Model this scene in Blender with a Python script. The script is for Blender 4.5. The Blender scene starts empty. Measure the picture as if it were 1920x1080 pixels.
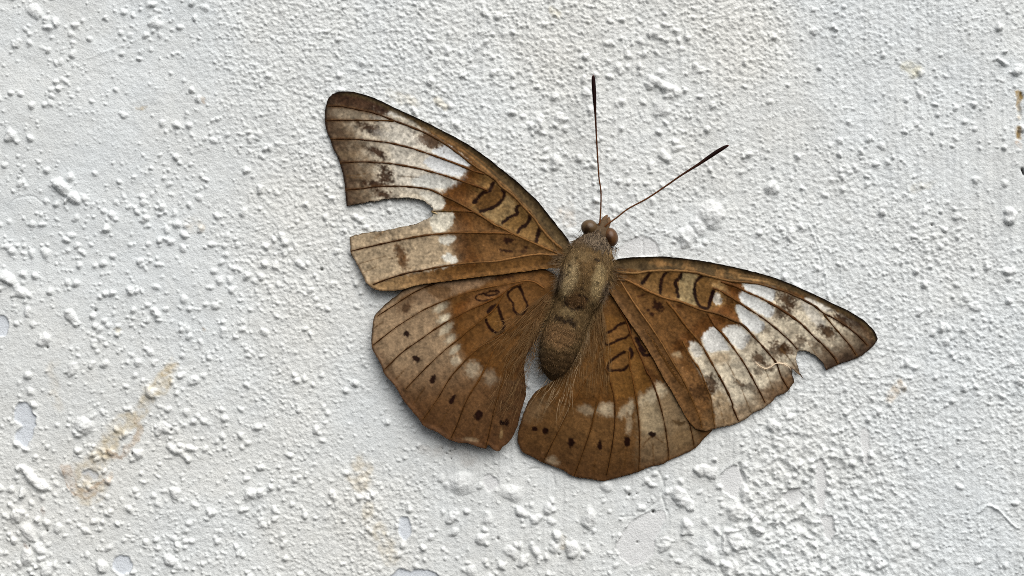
import bpy, math, random
import numpy as np

S = 6e-5          # metres per photograph pixel on the wall plane (frame is 115 mm wide)
D = 0.16          # camera distance from the wall
rng = np.random.default_rng(11)
random.seed(11)
scene = bpy.context.scene

# ------------------------------------------------------------------ camera, sky, sun, exposure
cam_data = bpy.data.cameras.new('camera')
cam_data.sensor_width = 36.0
cam_data.lens = 36.0 * D / (1920 * S)
cam_data.clip_start = 0.005
cam_data.clip_end = 50.0
cam = bpy.data.objects.new('camera', cam_data)
scene.collection.objects.link(cam)
cam.location = (0, -D, 0)
cam.rotation_euler = (math.radians(90), 0, 0)
scene.camera = cam

SUN_AZ = math.radians(28)      # to the right of the wall's normal
SUN_EL = math.radians(50)
sun_dir = (math.sin(SUN_AZ) * math.cos(SUN_EL), -math.cos(SUN_AZ) * math.cos(SUN_EL), math.sin(SUN_EL))

world = bpy.data.worlds.new('World')
scene.world = world
world.use_nodes = True
wn = world.node_tree.nodes
wl = world.node_tree.links
bg = wn['Background']
sky = wn.new('ShaderNodeTexSky')
sky.sky_type = 'NISHITA'
sky.sun_disc = False
sky.sun_elevation = SUN_EL
sky.sun_rotation = math.pi - SUN_AZ
sky.air_density = 1.0
sky.dust_density = 4.0
sky.ozone_density = 1.0
hsv = wn.new('ShaderNodeHueSaturation')     # cloud cover greys the blue sky
hsv.inputs['Saturation'].default_value = 0.30
wl.new(sky.outputs[0], hsv.inputs['Color'])
wl.new(hsv.outputs[0], bg.inputs['Color'])
bg.inputs['Strength'].default_value = 0.05

sun_data = bpy.data.lights.new('sun', 'SUN')
sun_data.energy = 1.5
sun_data.angle = math.radians(66)
sun_data.color = (1.0, 0.985, 0.955)
sun = bpy.data.objects.new('sun', sun_data)
scene.collection.objects.link(sun)
from mathutils import Vector
sun.rotation_euler = Vector(sun_dir).to_track_quat('Z', 'Y').to_euler()
sun.location = (0.3, -0.5, 0.6)

scene.cycles.use_denoising = False
scene.cycles.pixel_filter_type = 'BLACKMAN_HARRIS'
scene.cycles.filter_width = 0.9
scene.view_settings.view_transform = 'Standard'
scene.view_settings.look = 'None'
scene.view_settings.gamma = 1.0
scene.view_settings.exposure = 0.98
scene.view_settings.use_curve_mapping = False

# ------------------------------------------------------------------ helpers
def lin(c):
    c = np.asarray(c, float) / 255.0
    return np.where(c <= 0.04045, c / 12.92, ((c + 0.055) / 1.055) ** 2.4)

GAIN = 0.95
def C(r, g, b):
    """a colour as the photograph shows it -> the pigment's own albedo"""
    lum = 0.3 * r + 0.6 * g + 0.1 * b
    f = np.interp(lum, [0, 35, 60, 125, 175, 255], [0.5, 0.6, 0.82, 0.87, 1.0, 1.0])
    g_ = lum * f
    k = -np.interp(lum, [0, 110, 170], [0.05, 0.05, 0.02])
    return lin(np.clip((r * f * (1 - k) + g_ * k, g * f * (1 - k) + g_ * k, b * f * (1 - k) + g_ * k), 2, 250)) / GAIN

def sm(a, b, x):
    t = np.clip((x - a) / (b - a), 0, 1)
    return t * t * (3 - 2 * t)

_lat = rng.random((512, 512))
def vnoise(x, y, seed=0):
    x = np.asarray(x, float) + seed * 37.17
    y = np.asarray(y, float) + seed * 91.73
    xi = np.floor(x).astype(int); yi = np.floor(y).astype(int)
    fx = x - xi; fy = y - yi
    fx = fx * fx * (3 - 2 * fx); fy = fy * fy * (3 - 2 * fy)
    a = _lat[yi % 512, xi % 512]; b = _lat[yi % 512, (xi + 1) % 512]
    c = _lat[(yi + 1) % 512, xi % 512]; d = _lat[(yi + 1) % 512, (xi + 1) % 512]
    return (a + (b - a) * fx) * (1 - fy) + (c + (d - c) * fx) * fy

def fbm(x, y, scale, octaves=3, seed=0):
    """noise in about -1..1; scale is the size of the largest lumps in photograph pixels"""
    v = 0; amp = 1; tot = 0
    for o in range(octaves):
        k = 2 ** o / scale
        ca, sa = math.cos(0.6 + o), math.sin(0.6 + o)
        v = v + amp * (vnoise((x * ca - y * sa) * k, (x * sa + y * ca) * k, seed + o * 3) * 2 - 1)
        tot += amp; amp *= 0.5
    return v / tot

def at(px, py, h):
    """photograph pixel + height above the wall (in pixel units) -> world point"""
    k = (D - np.asarray(h) * S) / D
    return np.stack([(np.asarray(px) - 960) * S * k, -np.asarray(h) * S + 0 * np.asarray(px), (540 - np.asarray(py)) * S * k], -1)

def catmull(pts, n=5, closed=False):
    P = np.asarray(pts, float)
    if closed:
        P = np.vstack([P[-1], P, P[0], P[1]])
    else:
        P = np.vstack([2 * P[0] - P[1], P, 2 * P[-1] - P[-2]])
    out = []
    for i in range(1, len(P) - 2):
        p0, p1, p2, p3 = P[i - 1], P[i], P[i + 1], P[i + 2]
        if np.allclose(p1, p2):
            continue
        for t in np.arange(n) / n:
            out.append(0.5 * (2 * p1 + (p2 - p0) * t + (2 * p0 - 5 * p1 + 4 * p2 - p3) * t * t + (3 * p1 - p0 - 3 * p2 + p3) * t ** 3))
    if not closed:
        out.append(P[-2])
    return np.array(out)

def seg_dist(px, py, poly, closed=False, want_t=False):
    """distance of points to a polyline; optionally the nearest point"""
    A = np.asarray(poly, float)
    B = np.vstack([A[1:], A[:1]]) if closed else A[1:]
    A = A if closed else A[:-1]
    best = np.full(px.shape, 1e9); bx = np.zeros(px.shape); by = np.zeros(px.shape); bt = np.zeros(px.shape)
    for i, ((ax, ay), (cx, cy)) in enumerate(zip(A, B)):
        dx, dy = cx - ax, cy - ay
        L = dx * dx + dy * dy
        if L < 1e-12: continue
        t = np.clip(((px - ax) * dx + (py - ay) * dy) / L, 0, 1)
        qx, qy = ax + t * dx, ay + t * dy
        d = (px - qx) ** 2 + (py - qy) ** 2
        m = d < best
        best = np.where(m, d, best)
        if want_t:
            bx = np.where(m, qx, bx); by = np.where(m, qy, by); bt = np.where(m, (i + t) / len(A), bt)
    if want_t:
        return np.sqrt(best), bx, by, bt
    return np.sqrt(best)

def inside(px, py, poly):
    A = np.asarray(poly, float)
    r = np.zeros(px.shape, bool)
    j = len(A) - 1
    for i in range(len(A)):
        xi, yi = A[i]; xj, yj = A[j]
        if yi != yj:
            r ^= ((yi > py) != (yj > py)) & (px < (xj - xi) * (py - yi) / (yj - yi) + xi)
        j = i
    return r

def rbf(ctrl):
    c = np.asarray(ctrl, float)
    P = c[:, :2] / 100.0; v = 10 + (c[:, 2] - 14) * 0.6; n = len(c)
    def phi(r): return np.where(r > 0, r * r * np.log(np.maximum(r, 1e-9)), 0)
    K = phi(np.linalg.norm(P[:, None] - P[None], axis=2)) + np.eye(n) * 0.3
    Q = np.hstack([np.ones((n, 1)), P])
    M = np.block([[K, Q], [Q.T, np.zeros((3, 3))]])
    w = np.linalg.solve(M, np.concatenate([v, np.zeros(3)]))
    def f(x, y):
        x = np.asarray(x, float) / 100.0; y = np.asarray(y, float) / 100.0
        r = w[n] + w[n + 1] * x + w[n + 2] * y
        for i in range(n):
            r = r + w[i] * phi(np.sqrt((x - P[i, 0]) ** 2 + (y - P[i, 1]) ** 2))
        return r
    return f

def mesh_obj(name, verts, faces, mat, parent=None, col=None, smooth=True):
    """faces: (n,4) or (n,3) index array"""
    verts = np.asarray(verts, np.float32); faces = np.asarray(faces, np.int32)
    me = bpy.data.meshes.new(name)
    k = faces.shape[1]
    me.vertices.add(len(verts)); me.vertices.foreach_set('co', verts.ravel())
    me.loops.add(faces.size); me.loops.foreach_set('vertex_index', faces.ravel())
    me.polygons.add(len(faces))
    me.polygons.foreach_set('loop_start', np.arange(len(faces), dtype=np.int32) * k)
    me.update(calc_edges=True)
    me.validate()
    me.polygons.foreach_set('use_smooth', np.full(len(me.polygons), smooth))
    if col is not None:
        a = me.color_attributes.new('pigment', 'FLOAT_COLOR', 'POINT')
        c4 = np.ones((len(verts), 4), np.float32); c4[:, :3] = np.clip(col, 0.001, 0.95)
        a.data.foreach_set('color', c4.ravel())
    me.materials.append(mat)
    o = bpy.data.objects.new(name, me)
    scene.collection.objects.link(o)
    if parent is not None:
        o.parent = parent
    return o

def material(name, rough=0.7, spec=0.3, vary=0.15, vary_scale=9000, bump=0.3, bump_scale=9000, bump_dist=2e-5, sheen=0.0, detail=4.0):
    m = bpy.data.materials.new(name); m.use_nodes = True
    nt = m.node_tree; n = nt.nodes; l = nt.links
    b = n['Principled BSDF']
    b.inputs['Roughness'].default_value = rough
    b.inputs['Specular IOR Level'].default_value = spec
    if sheen: b.inputs['Sheen Weight'].default_value = sheen
    at_ = n.new('ShaderNodeAttribute'); at_.attribute_name = 'pigment'
    tc = n.new('ShaderNodeTexCoord')
    nz = n.new('ShaderNodeTexNoise'); nz.inputs['Scale'].default_value = vary_scale; nz.inputs['Detail'].default_value = detail
    l.new(tc.outputs['Object'], nz.inputs['Vector'])
    mr = n.new('ShaderNodeMapRange')
    mr.inputs['From Min'].default_value = 0.25; mr.inputs['From Max'].default_value = 0.75
    mr.inputs['To Min'].default_value = 1 - vary; mr.inputs['To Max'].default_value = 1 + vary
    l.new(nz.outputs['Fac'], mr.inputs['Value'])
    mx = n.new('ShaderNodeVectorMath'); mx.operation = 'SCALE'
    l.new(at_.outputs['Color'], mx.inputs[0]); l.new(mr.outputs[0], mx.inputs['Scale'])
    l.new(mx.outputs[0], b.inputs['Base Color'])
    if bump:
        nb = n.new('ShaderNodeTexNoise'); nb.inputs['Scale'].default_value = bump_scale; nb.inputs['Detail'].default_value = 3
        l.new(tc.outputs['Object'], nb.inputs['Vector'])
        bp = n.new('ShaderNodeBump'); bp.inputs['Strength'].default_value = bump; bp.inputs['Distance'].default_value = bump_dist
        l.new(nb.outputs['Fac'], bp.inputs['Height']); l.new(bp.outputs[0], b.inputs['Normal'])
    return m

# ------------------------------------------------------------------ the wall: blistered, peeling white paint
def axis(lo, hi, step, margin, reach, growth):
    core = np.arange(lo - margin, hi + margin + 0.1, step)
    ext = []; d = step; t = 0
    while t < reach:
        d *= 1.022 if t < 420 else growth; t += d; ext.append(t)
    ext = np.array(ext)
    return np.concatenate([core[0] - ext[::-1], core, core[-1] + ext])

gx = axis(0, 1920, 1.9, 60, 3000, 1.07)
gy = axis(0, 1080, 1.9, 60, 3000, 1.07)
GX, GY = np.meshgrid(gx, gy)

# how the paint changes across the wall: x, y, big blisters, beads, fine grain, crust, warmth
ZONES = np.array([
    (80, 60, .4, .9, .2, 0, .35), (80, 400, .8, 1.2, .15, 0, .3), (60, 700, 1.2, 1.3, .3, 0, .6), (150, 950, 1.2, 1.2, .4, 0, .75),
    (350, 300, .25, 1.2, .28, 0, .35), (350, 550, .5, 1.6, .25, 0, .35), (380, 850, .5, 1.4, .4, 0, .6), (250, 100, .3, 1.1, .3, 0, .2),
    (550, 150, .05, .3, 1., 0, .45), (560, 450, .1, .8, .9, 0, .8), (580, 750, .08, .6, .7, 0, .75), (550, 1000, .15, 1.3, .6, 0, .7),
    (430, 1000, .3, .9, .5, 0, .35), (720, 60, .03, .4, 1.1, 0, .4), (900, 150, .15, .7, 1., 0, .6), (1050, 60, .3, .7, 1., 0, .75),
    (1200, 200, .9, .7, .7, 0, .7), (1250, 330, .9, .6, .7, 0, .65), (1400, 100, .15, .35, 1.15, .1, .85), (1450, 200, .05, .15, .5, 0, .5),
    (1600, 150, .03, .3, .6, 0, .1), (1600, 60, .05, .4, .7, 0, .15), (1750, 200, .2, .8, .6, 0, .3), (1880, 300, .5, .6, .3, 0, .25),
    (1550, 400, .05, .6, .9, 0, .5), (1750, 500, .1, .8, .9, 0, .45), (1850, 700, 0, .5, .9, 0, .15), (1600, 760, .05, .4, .9, .1, .35),
    (1800, 950, 0, .25, .6, .1, .1), (1640, 950, .1, .6, 1., .45, .4), (1470, 970, .5, 1., .8, 1., .65), (1530, 880, .3, .8, .9, .8, .5),
    (1330, 900, .9, .5, .3, .1, .55), (1100, 980, 1., .6, .3, 0, .55), (900, 950, .9, .5, .3, 0, .55), (700, 960, .1, 1.5, .9, 0, .9),
    (700, 790, 0, .15, .3, 0, .5), (1000, 870, .5, .2, .2, .05, .5), (1330, 420, 1., .5, .6, 0, .6)])
def zone(k, x, y):
    num = 0; den = 0
    x = np.clip(x, -150, 2070); y = np.clip(y, -150, 1230)
    for z in ZONES:
        w = 1.0 / (((x - z[0]) ** 2 + (y - z[1]) ** 2) / 6400.0 + 0.15) ** 2
        num = num + w * z[k]; den = den + w
    return num / den

coarse = np.clip(4.5 / np.maximum(np.gradient(gx)[None, :], np.gradient(gy)[:, None]), 0, 1)   # far outside the frame the sheet is coarser
grain = zone(4, GX, GY) * coarse; crust = zone(5, GX, GY); warm = zone(6, GX, GY)
H = fbm(GX, GY, 260, 2, 1) * 3.5 + fbm(GX, GY, 60, 2, 4) * 1.3
H += grain * (np.clip(fbm(GX, GY, 5.8, 2, 7), -0.3, 1) * 1.75 + fbm(GX, GY, 3.6, 1, 9) * 0.9)
H += 1.5 * fbm(GX * 1.0, GY * 0.05, 5.5, 2, 220) * (0.4 + 0.6 * np.clip(fbm(GX, GY, 200, 2, 222) + .4, 0, 1)) * sm(500, 900, GX) * coarse
H += (1 - np.clip(grain, 0, 1)) * fbm(GX, GY, 14, 3, 12) * 0.8
rid = 1 - np.abs(fbm(GX, GY, 17, 2, 15)) * 2.2
H += crust * np.clip(rid, -0.6, 1) * 3.6 + crust * np.clip(fbm(GX, GY, 9, 2, 18), -.1, 1) * 3.0

Bp = np.zeros_like(H)
WX = fbm(GX, GY, 11, 2, 200) * 2.6; WY = fbm(GX, GY, 11, 2, 204) * 2.6
spx = np.gradient(gx); spy = np.gradient(gy)
def stamp(cx, cy, r, hgt, ex=1.0, ang=0.0, power=1.0, lumpy=0.0, add=False, target=None):
    T = Bp if target is None else target
    R = r * max(ex, 1 / ex) * 1.35
    i0, i1 = np.searchsorted(gx, (cx - R, cx + R)); j0, j1 = np.searchsorted(gy, (cy - R, cy + R))
    if i1 - i0 < 2 or j1 - j0 < 2: return
    kw = min(1.0, r / 7.0)
    X = gx[i0:i1][None, :] - cx + kw * WX[j0:j1, i0:i1]; Y = gy[j0:j1][:, None] - cy + kw * WY[j0:j1, i0:i1]
    c, s_ = math.cos(ang), math.sin(ang)
    u = (X * c + Y * s_) / ex; v = (-X * s_ + Y * c) * ex
    d2 = (u * u + v * v) / (r * r)
    if lumpy:
        d2 = d2 * (1 + lumpy * fbm(X + cx, Y + cy, r * 1.3, 2, 21))
    z = hgt * np.clip(1 - d2, 0, 1) ** power
    sub = T[j0:j1, i0:i1]
    if add: sub += z
    else: np.maximum(sub, z, out=sub)

def scatter(n_per_frame, k, rmin, rmax, hk, bias, reach, power, lumpy):
    area = ((1920 + 2 * reach) * (1080 + 2 * reach)) / (1920 * 1080)
    n = int(n_per_frame * area)
    X = rng.uniform(-reach, 1920 + reach, n); Y = rng.uniform(-reach, 1080 + reach, n)
    clump = np.clip(0.55 + 1.1 * fbm(X, Y, 70, 2, 30 + k), 0.05, 2)
    keep = rng.random(n) < zone(k, X, Y) * clump
    X = X[keep]; Y = Y[keep]
    r = rmin + (rmax - rmin) * rng.random(len(X)) ** bias
    for x, y, q in zip(X, Y, r):
        stamp(x, y, q, q * hk * random.uniform(0.6, 1.15), random.uniform(0.82, 1.2), random.uniform(0, 3.14), power, lumpy)

scatter(36000, 4, 1.9, 3.3, 0.80, 1.6, 330, 1.0, 0)
scatter(7600, 3, 2.8, 7.8, 0.85, 2.6, 650, 0.85, 0.6)
scatter(360, 2, 6.5, 13.5, 0.56, 1.8, 1200, 0.9, 1.1)
# blisters that can be found one by one in the photograph: x, y, radius, height, stretch, turn
for x, y, r, hgt, ex, a in [
        (118, 350, 20, 15, 1.35, 0.6), (140, 372, 13, 11, 1.2, 0.6), (60, 898, 19, 14, 1.5, 0.9), (75, 912, 13, 11, 1.2, .9), (158, 800, 22, 13, 1, 0),
        (12, 522, 16, 11, 1.3, .4), (38, 549, 12, 8, 1.2, .4), (50, 1045, 14, 10, 1.2, 1.5), (75, 1030, 14, 9, 1.3, .5), (90, 1070, 16, 10, 1, 0),
        (320, 1052, 15, 11, 1.1, .4), (193, 1063, 13, 9, 1, 0), (28, 965, 15, 10, 1, 0), (50, 995, 17, 9, 1, 0), (135, 595, 12, 9, 1, 0),
        (1228, 152, 17, 10, 1.3, .3), (1248, 165, 16, 10, 1.2, .6), (1218, 160, 10, 8, 1, 0), (1333, 402, 30, 13, 1, 0), (1345, 395, 16, 8, 1, 0),
        (1310, 425, 22, 9, 1.2, .8), (1288, 448, 17, 8, 1, 0), (1040, 302, 14, 9, .8, 0), (1012, 232, 13, 8, .7, 0), (1048, 222, 12, 7, .8, 0),
        (865, 905, 30, 9, 1.1, 0), (960, 925, 22, 7, 1.2, .4), (848, 968, 11, 8, 1, 0), (852, 998, 10, 7, 1.2, 0), (900, 1010, 14, 9, 1, 0),
        (975, 960, 14, 9, 1.5, .9), (1028, 955, 12, 9, .8, 0), (1002, 974, 10, 7, 1.3, .2), (1105, 970, 19, 10, .8, 0), (1045, 1005, 11, 9, .8, 0),
        (1075, 1030, 15, 11, 1, 0), (1040, 1028, 11, 8, 1, 0), (980, 1052, 11, 9, 1, 0), (1003, 1035, 12, 8, 1.4, 1.1), (940, 1062, 9, 7, 1, 0),
        (975, 1022, 9, 7, 1, 0), (1378, 957, 22, 11, 1, .4), (1320, 880, 16, 8, 1.2, .3), (1275, 935, 18, 10, 1.2, .9), (1448, 800, 14, 7, 1, 0),
        (1380, 1018, 20, 10, 1, 0), (1330, 1040, 14, 8, 1, 0), (1365, 1062, 16, 9, 1, 0), (1285, 985, 15, 8, 1, 0), (1285, 440, 18, 8, 1, 0),
        (1895, 400, 16, 12, 1.2, .3), (1890, 510, 12, 9, 1.2, 0), (1878, 115, 10, 9, 1.6, .6), (1905, 135, 11, 9, 1, 0), (330, 925, 12, 9, 1, 0),
        (283, 737, 13, 11, 1.1, .5), (300, 803, 11, 9, 1, 0), (255, 850, 11, 9, 1, 0), (330, 845, 17, 9, 1.4, .3), (355, 840, 12, 8, 1.2, .3),
        (295, 590, 10, 9, 1, 0), (346, 441, 10, 8, 1.3, .5), (312, 805, 13, 7, 1.4, .6), (1500, 870, 10, 6, 1, 0), (1245, 290, 14, 7, 1.4, .7),
        (1220, 310, 12, 6, 1, 0), (1165, 190, 10, 6, 1.1, 0), (1240, 200, 18, 6, 1, 0), (1160, 125, 12, 6, 1, 0), (1230, 58, 12, 7, .8, 0)]:
    stamp(x, y, r * .92, hgt * .8, ex, a, 1.2 if r > 20 else 0.8, 0.7 if r > 20 else 1.3)
Bp += sm(2.5, 6, Bp) * (fbm(GX, GY, 9, 2, 210) * 1.9 + fbm(GX, GY, 4, 1, 212) * 0.7)
H += Bp

# flaked-off patches: outline, depth
PEELS = [
    ([(27, 768), (36, 754), (52, 754), (58, 768), (65, 778), (68, 795), (64, 806), (58, 822), (49, 841), (27, 826), (30, 808), (42, 800), (27, 788)], 4.5),
    ([(155, 882), (165, 880), (178, 884), (184, 893), (176, 902), (162, 903), (153, 894)], 4),
    ([(213, 1050), (224, 1042), (238, 1044), (248, 1056), (244, 1072), (230, 1077), (214, 1068)], 4),
    ([(-6, 596), (8, 592), (18, 604), (16, 622), (4, 632), (-8, 628)], 3.5),
    ([(738, 1072), (752, 1064), (770, 1070), (792, 1066), (818, 1076), (824, 1092), (736, 1096)], 4),
    ([(748, 975), (760, 970), (770, 985), (768, 1004), (758, 1012), (748, 1000)], 3),
    ([(908, 896), (918, 888), (932, 898), (936, 910), (922, 922), (912, 916)], 3),
    ([(1352, 890), (1380, 872), (1392, 884), (1397, 902), (1378, 934), (1366, 928), (1354, 915)], 3.5),
    ([(1155, 1030), (1178, 985), (1215, 960), (1250, 962), (1232, 1010), (1222, 1045), (1185, 1062)], 1.2),
    ([(1532, 868), (1542, 862), (1550, 900), (1546, 950), (1536, 962), (1530, 920)], 1.2),
    ([(1540, 975), (1560, 968), (1566, 1000), (1552, 1012)], 1.2),
    ([(1612, 812), (1628, 806), (1630, 862), (1620, 872)], 1.0),
    ([(1470, 925), (1498, 915), (1505, 935), (1480, 950)], 3),
    ([(1170, 455), (1200, 443), (1225, 450), (1235, 470), (1220, 482), (1175, 484), (1160, 478)], 2.5),
    ([(1160, 505), (1178, 500), (1172, 515)], 2)]
peel_mask = np.zeros_like(H)
for poly, depth in PEELS:
    P = catmull(poly, 3, True)
    i0, i1 = np.searchsorted(gx, (P[:, 0].min() - 12, P[:, 0].max() + 12)); j0, j1 = np.searchsorted(gy, (P[:, 1].min() - 12, P[:, 1].max() + 12))
    X = GX[j0:j1, i0:i1]; Y = GY[j0:j1, i0:i1]
    d = seg_dist(X, Y, P, True); d = np.where(inside(X, Y, P), -d, d) + fbm(X, Y, 9, 2, 40) * 3.2
    m = sm(0.8, -1.2, d)
    base = H[j0:j1, i0:i1]
    flat = fbm(X, Y, 60, 2, 4) * 1.3 + fbm(X, Y, 260, 2, 1) * 3.5 + fbm(X, Y, 5, 2, 44) * 0.35 - depth * 0.6
    H[j0:j1, i0:i1] = base * (1 - m) + flat * m + (1 - m) * np.clip(0.8 + 2.6 * fbm(X, Y, 16, 2, 46), 0, 3) * np.exp(-np.clip(d, 0, 99) / 3.0)
    peel_mask[j0:j1, i0:i1] = np.maximum(peel_mask[j0:j1, i0:i1], m)

# fine cracks, brush hairs and the slit by the right edge (negative depth = raised)
def line(pts, w, depth, wob=1.5):
    P = catmull(pts, 4)
    i0, i1 = np.searchsorted(gx, (P[:, 0].min() - 9, P[:, 0].max() + 9)); j0, j1 = np.searchsorted(gy, (P[:, 1].min() - 9, P[:, 1].max() + 9))
    X = GX[j0:j1, i0:i1]; Y = GY[j0:j1, i0:i1]
    d = seg_dist(X + fbm(X, Y, 11, 2, 50) * wob, Y + fbm(X, Y, 11, 2, 53) * wob, P)
    m = np.exp(-(d / w) ** 2)
    H[j0:j1, i0:i1] -= m * depth
    return (slice(j0, j1), slice(i0, i1)), m

for pts, w, dep in [([(1204, 450), (1206, 478)], 1.6, 2.2), ([(1235, 885), (1245, 910), (1240, 930), (1252, 960)], 1.8, 3), ([(1038, 888), (1040, 915)], 1.6, 2),
                    ([(985, 893), (995, 880), (1010, 878)], 1.5, 1.6), ([(1240, 935), (1200, 965), (1162, 970)], 1.3, 1.5), ([(1515, 420), (1532, 455), (1545, 500), (1552, 560)], 1.5, -2.2),
                    ([(1836, 960), (1850, 948), (1870, 955), (1905, 990)], 1.8, -3), ([(440, 275), (560, 268), (640, 265)], 1.5, -1.0), ([(165, 110), (200, 95), (270, 70)], 1.5, -1),
                    ([(1385, 870), (1392, 890), (1398, 905)], 2.2, 5), ([(10, 400), (25, 375), (60, 368), (80, 380)], 1.3, 1.4), ([(1660, 1000), (1690, 985), (1700, 950)], 1.5, -1.5)]:
    line(pts, w, dep)
slit_a, slit_ma = line([(1914, 176), (1910, 195), (1912, 216)], 3.0, 5)
slit_b, slit_mb = line([(1911, 243), (1909, 258)], 2.6, 5)
slit_c, slit_mc = line([(1917, 318), (1921, 326)], 3.0, 9)
PITS = [(1225, 960, 3.4), (1180, 928, 2.8), (934, 1010, 2.6), (1048, 1040, 2.2), (248, 850, 3.2), (321, 806, 2.8), (603, 505, 2.8), (179, 582, 2.8), (128, 1056, 2.6), (89, 651, 2.8), (88, 995, 2.6),
        (54, 1024, 2.2), (837, 850, 1.8), (844, 846, 1.8), (829, 841, 1.6), (846, 860, 1.8), (853, 842, 1.6), (1417, 845, 2.2), (1653, 1052, 1.8), (1304, 265, 2.0), (1195, 1017, 2.0), (1748, 422, 2.6), (1194, 926, 1.8)]
for x, y, r in PITS:
    stamp(x, y, r * 1.6, -r * 1.5, 1, 0, 1, 0, True, H)

# colour of the paint itself: cool and yellowed patches, rust and damp stains
cool = np.array([0.702, 0.738, 0.750]); warmc = np.array([0.724, 0.726, 0.694])
w_ = np.clip(warm + 0.35 * fbm(GX, GY, 160, 3, 60) + 0.12 * fbm(GX, GY, 22, 2, 63), 0, 1)[..., None]
WC = cool * (1 - w_) + warmc * w_
WC = WC * (1 + 0.035 * fbm(GX, GY, 45, 3, 66) + 0.03 * fbm(GX, GY, 6, 2, 69))[..., None]
WC = WC * (1 + 0.07 * fbm(GX, GY * 0.04, 7, 2, 230) * sm(700, 1000, GX))[..., None]
tips = np.clip(Bp / 6.0, 0, 1)[..., None]
WC = WC * (1 - 0.25 * tips) + np.array([0.83, 0.83, 0.82]) * 0.25 * tips
pm = peel_mask[..., None]
peel_col = np.where((GX < 830)[..., None], np.array([0.66, 0.70, 0.75]), np.array([0.74, 0.745, 0.74]))
WC = WC * (1 - pm * 0.85) + peel_col * pm * 0.85
def stain(pts, w, colr, op, seed, rim=0.0):
    P = catmull(pts, 4) if len(pts) > 1 else np.array(pts * 2) + np.array([[0, 0], [.1, 0]])
    R = w * 2 + 8
    i0, i1 = np.searchsorted(gx, (P[:, 0].min() - R, P[:, 0].max() + R)); j0, j1 = np.searchsorted(gy, (P[:, 1].min() - R, P[:, 1].max() + R))
    X = GX[j0:j1, i0:i1]; Y = GY[j0:j1, i0:i1]
    d = seg_dist(X, Y, P) + fbm(X, Y, w * 1.6, 3, seed) * w * 0.9
    m = sm(w, w * 0.35, d) * np.clip(0.65 + 0.8 * fbm(X, Y, 9, 2, seed + 5), 0.1, 1.2)
    if rim: m = m * (1 - rim) + rim * np.exp(-((d - w * 0.6) / (w * 0.22)) ** 2) * np.clip(0.7 + fbm(X, Y, 12, 2, seed + 8), 0, 1)
    m = (np.clip(m, 0, 1) * op * 0.92)[..., None]
    WC[j0:j1, i0:i1] = WC[j0:j1, i0:i1] * (1 - m) + C(*colr) * m
stain([(322, 690), (300, 720), (262, 765), (225, 810), (195, 850)], 24, (192, 178, 148), 0.75, 70)
stain([(200, 850), (165, 880), (150, 905), (170, 925)], 26, (188, 172, 140), 0.6, 73)
stain([(128, 880), (135, 910), (155, 928), (175, 922)], 12, (170, 132, 88), 0.8, 76, .55)
stain([(205, 850), (225, 858), (235, 845)], 11, (172, 136, 96), 0.7, 79, .5)
stain([(185, 908), (205, 902), (208, 888)], 7, (180, 148, 108), 0.65, 82)
stain([(258, 790), (262, 805), (245, 835)], 8, (178, 144, 98), 0.55, 85)
stain([(310, 700), (325, 690)], 11, (186, 160, 108), 0.6, 88)
stain([(258, 205), (275, 200)], 7, (190, 165, 115), 0.6, 91)
stain([(380, 185), (382, 192)], 5, (180, 150, 115), 0.5, 92)
stain([(220, 622)], 9, (196, 186, 158), 0.8, 94)
stain([(380, 615), (383, 620)], 4, (170, 135, 85), 0.7, 95)
stain([(360, 410), (375, 425)], 16, (196, 184, 164), 0.5, 96)
stain([(672, 868), (695, 890), (668, 905)], 20, (196, 184, 160), 0.6, 97)
stain([(690, 960), (705, 990), (735, 1050)], 18, (198, 188, 166), 0.55, 98)
stain([(1052, 390), (1062, 405)], 20, (205, 190, 172), 0.6, 99)
stain([(1060, 1010), (1055, 1025)], 10, (188, 174, 150), 0.5, 100)
stain([(1675, 740), (1690, 730)], 16, (202, 180, 150), 0.6, 101)
stain([(1700, 120), (1715, 130)], 14, (206, 200, 172), 0.6, 102)
stain([(1715, 355), (1755, 340)], 10, (205, 200, 185), 0.4, 103)
stain([(1912, 175), (1910, 200), (1911, 218)], 8, (172, 138, 56), 1.0, 104)
stain([(1910, 243), (1909, 258)], 7, (170, 136, 58), 1.0, 105)
stain([(1905, 265), (1914, 272)], 6, (190, 150, 105), 0.6, 106)
stain([(46, 1020), (52, 1028)], 4, (120, 85, 60), .6, 107); stain([(80, 955), (82, 965)], 4, (150, 112, 85), .6, 108); stain([(730, 175), (780, 190)], 12, (205, 198, 180), .5, 109)
stain([(820, 185), (835, 200)], 10, (200, 190, 165), .5, 110); stain([(1035, 20), (1045, 28)], 8, (200, 190, 160), .5, 111); stain([(95, 690), (110, 760)], 20, (198, 190, 174), .4, 112)
stain([(800, 842), (850, 850), (880, 860)], 16, (196, 192, 186), .5, 113)
for sl, m in ((slit_c, slit_mc),):
    WC[sl] = WC[sl] * (1 - m[..., None]) + C(30, 28, 30) * m[..., None]
for x, y, r in PITS:
    i0, i1 = np.searchsorted(gx, (x - 9, x + 9)); j0, j1 = np.searchsorted(gy, (y - 9, y + 9))
    m = sm(r * 1.1, r * 0.45, np.hypot(GX[j0:j1, i0:i1] - x, GY[j0:j1, i0:i1] - y))[..., None] * 0.95
    WC[j0:j1, i0:i1] = WC[j0:j1, i0:i1] * (1 - m) + C(48, 44, 38) * m

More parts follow.
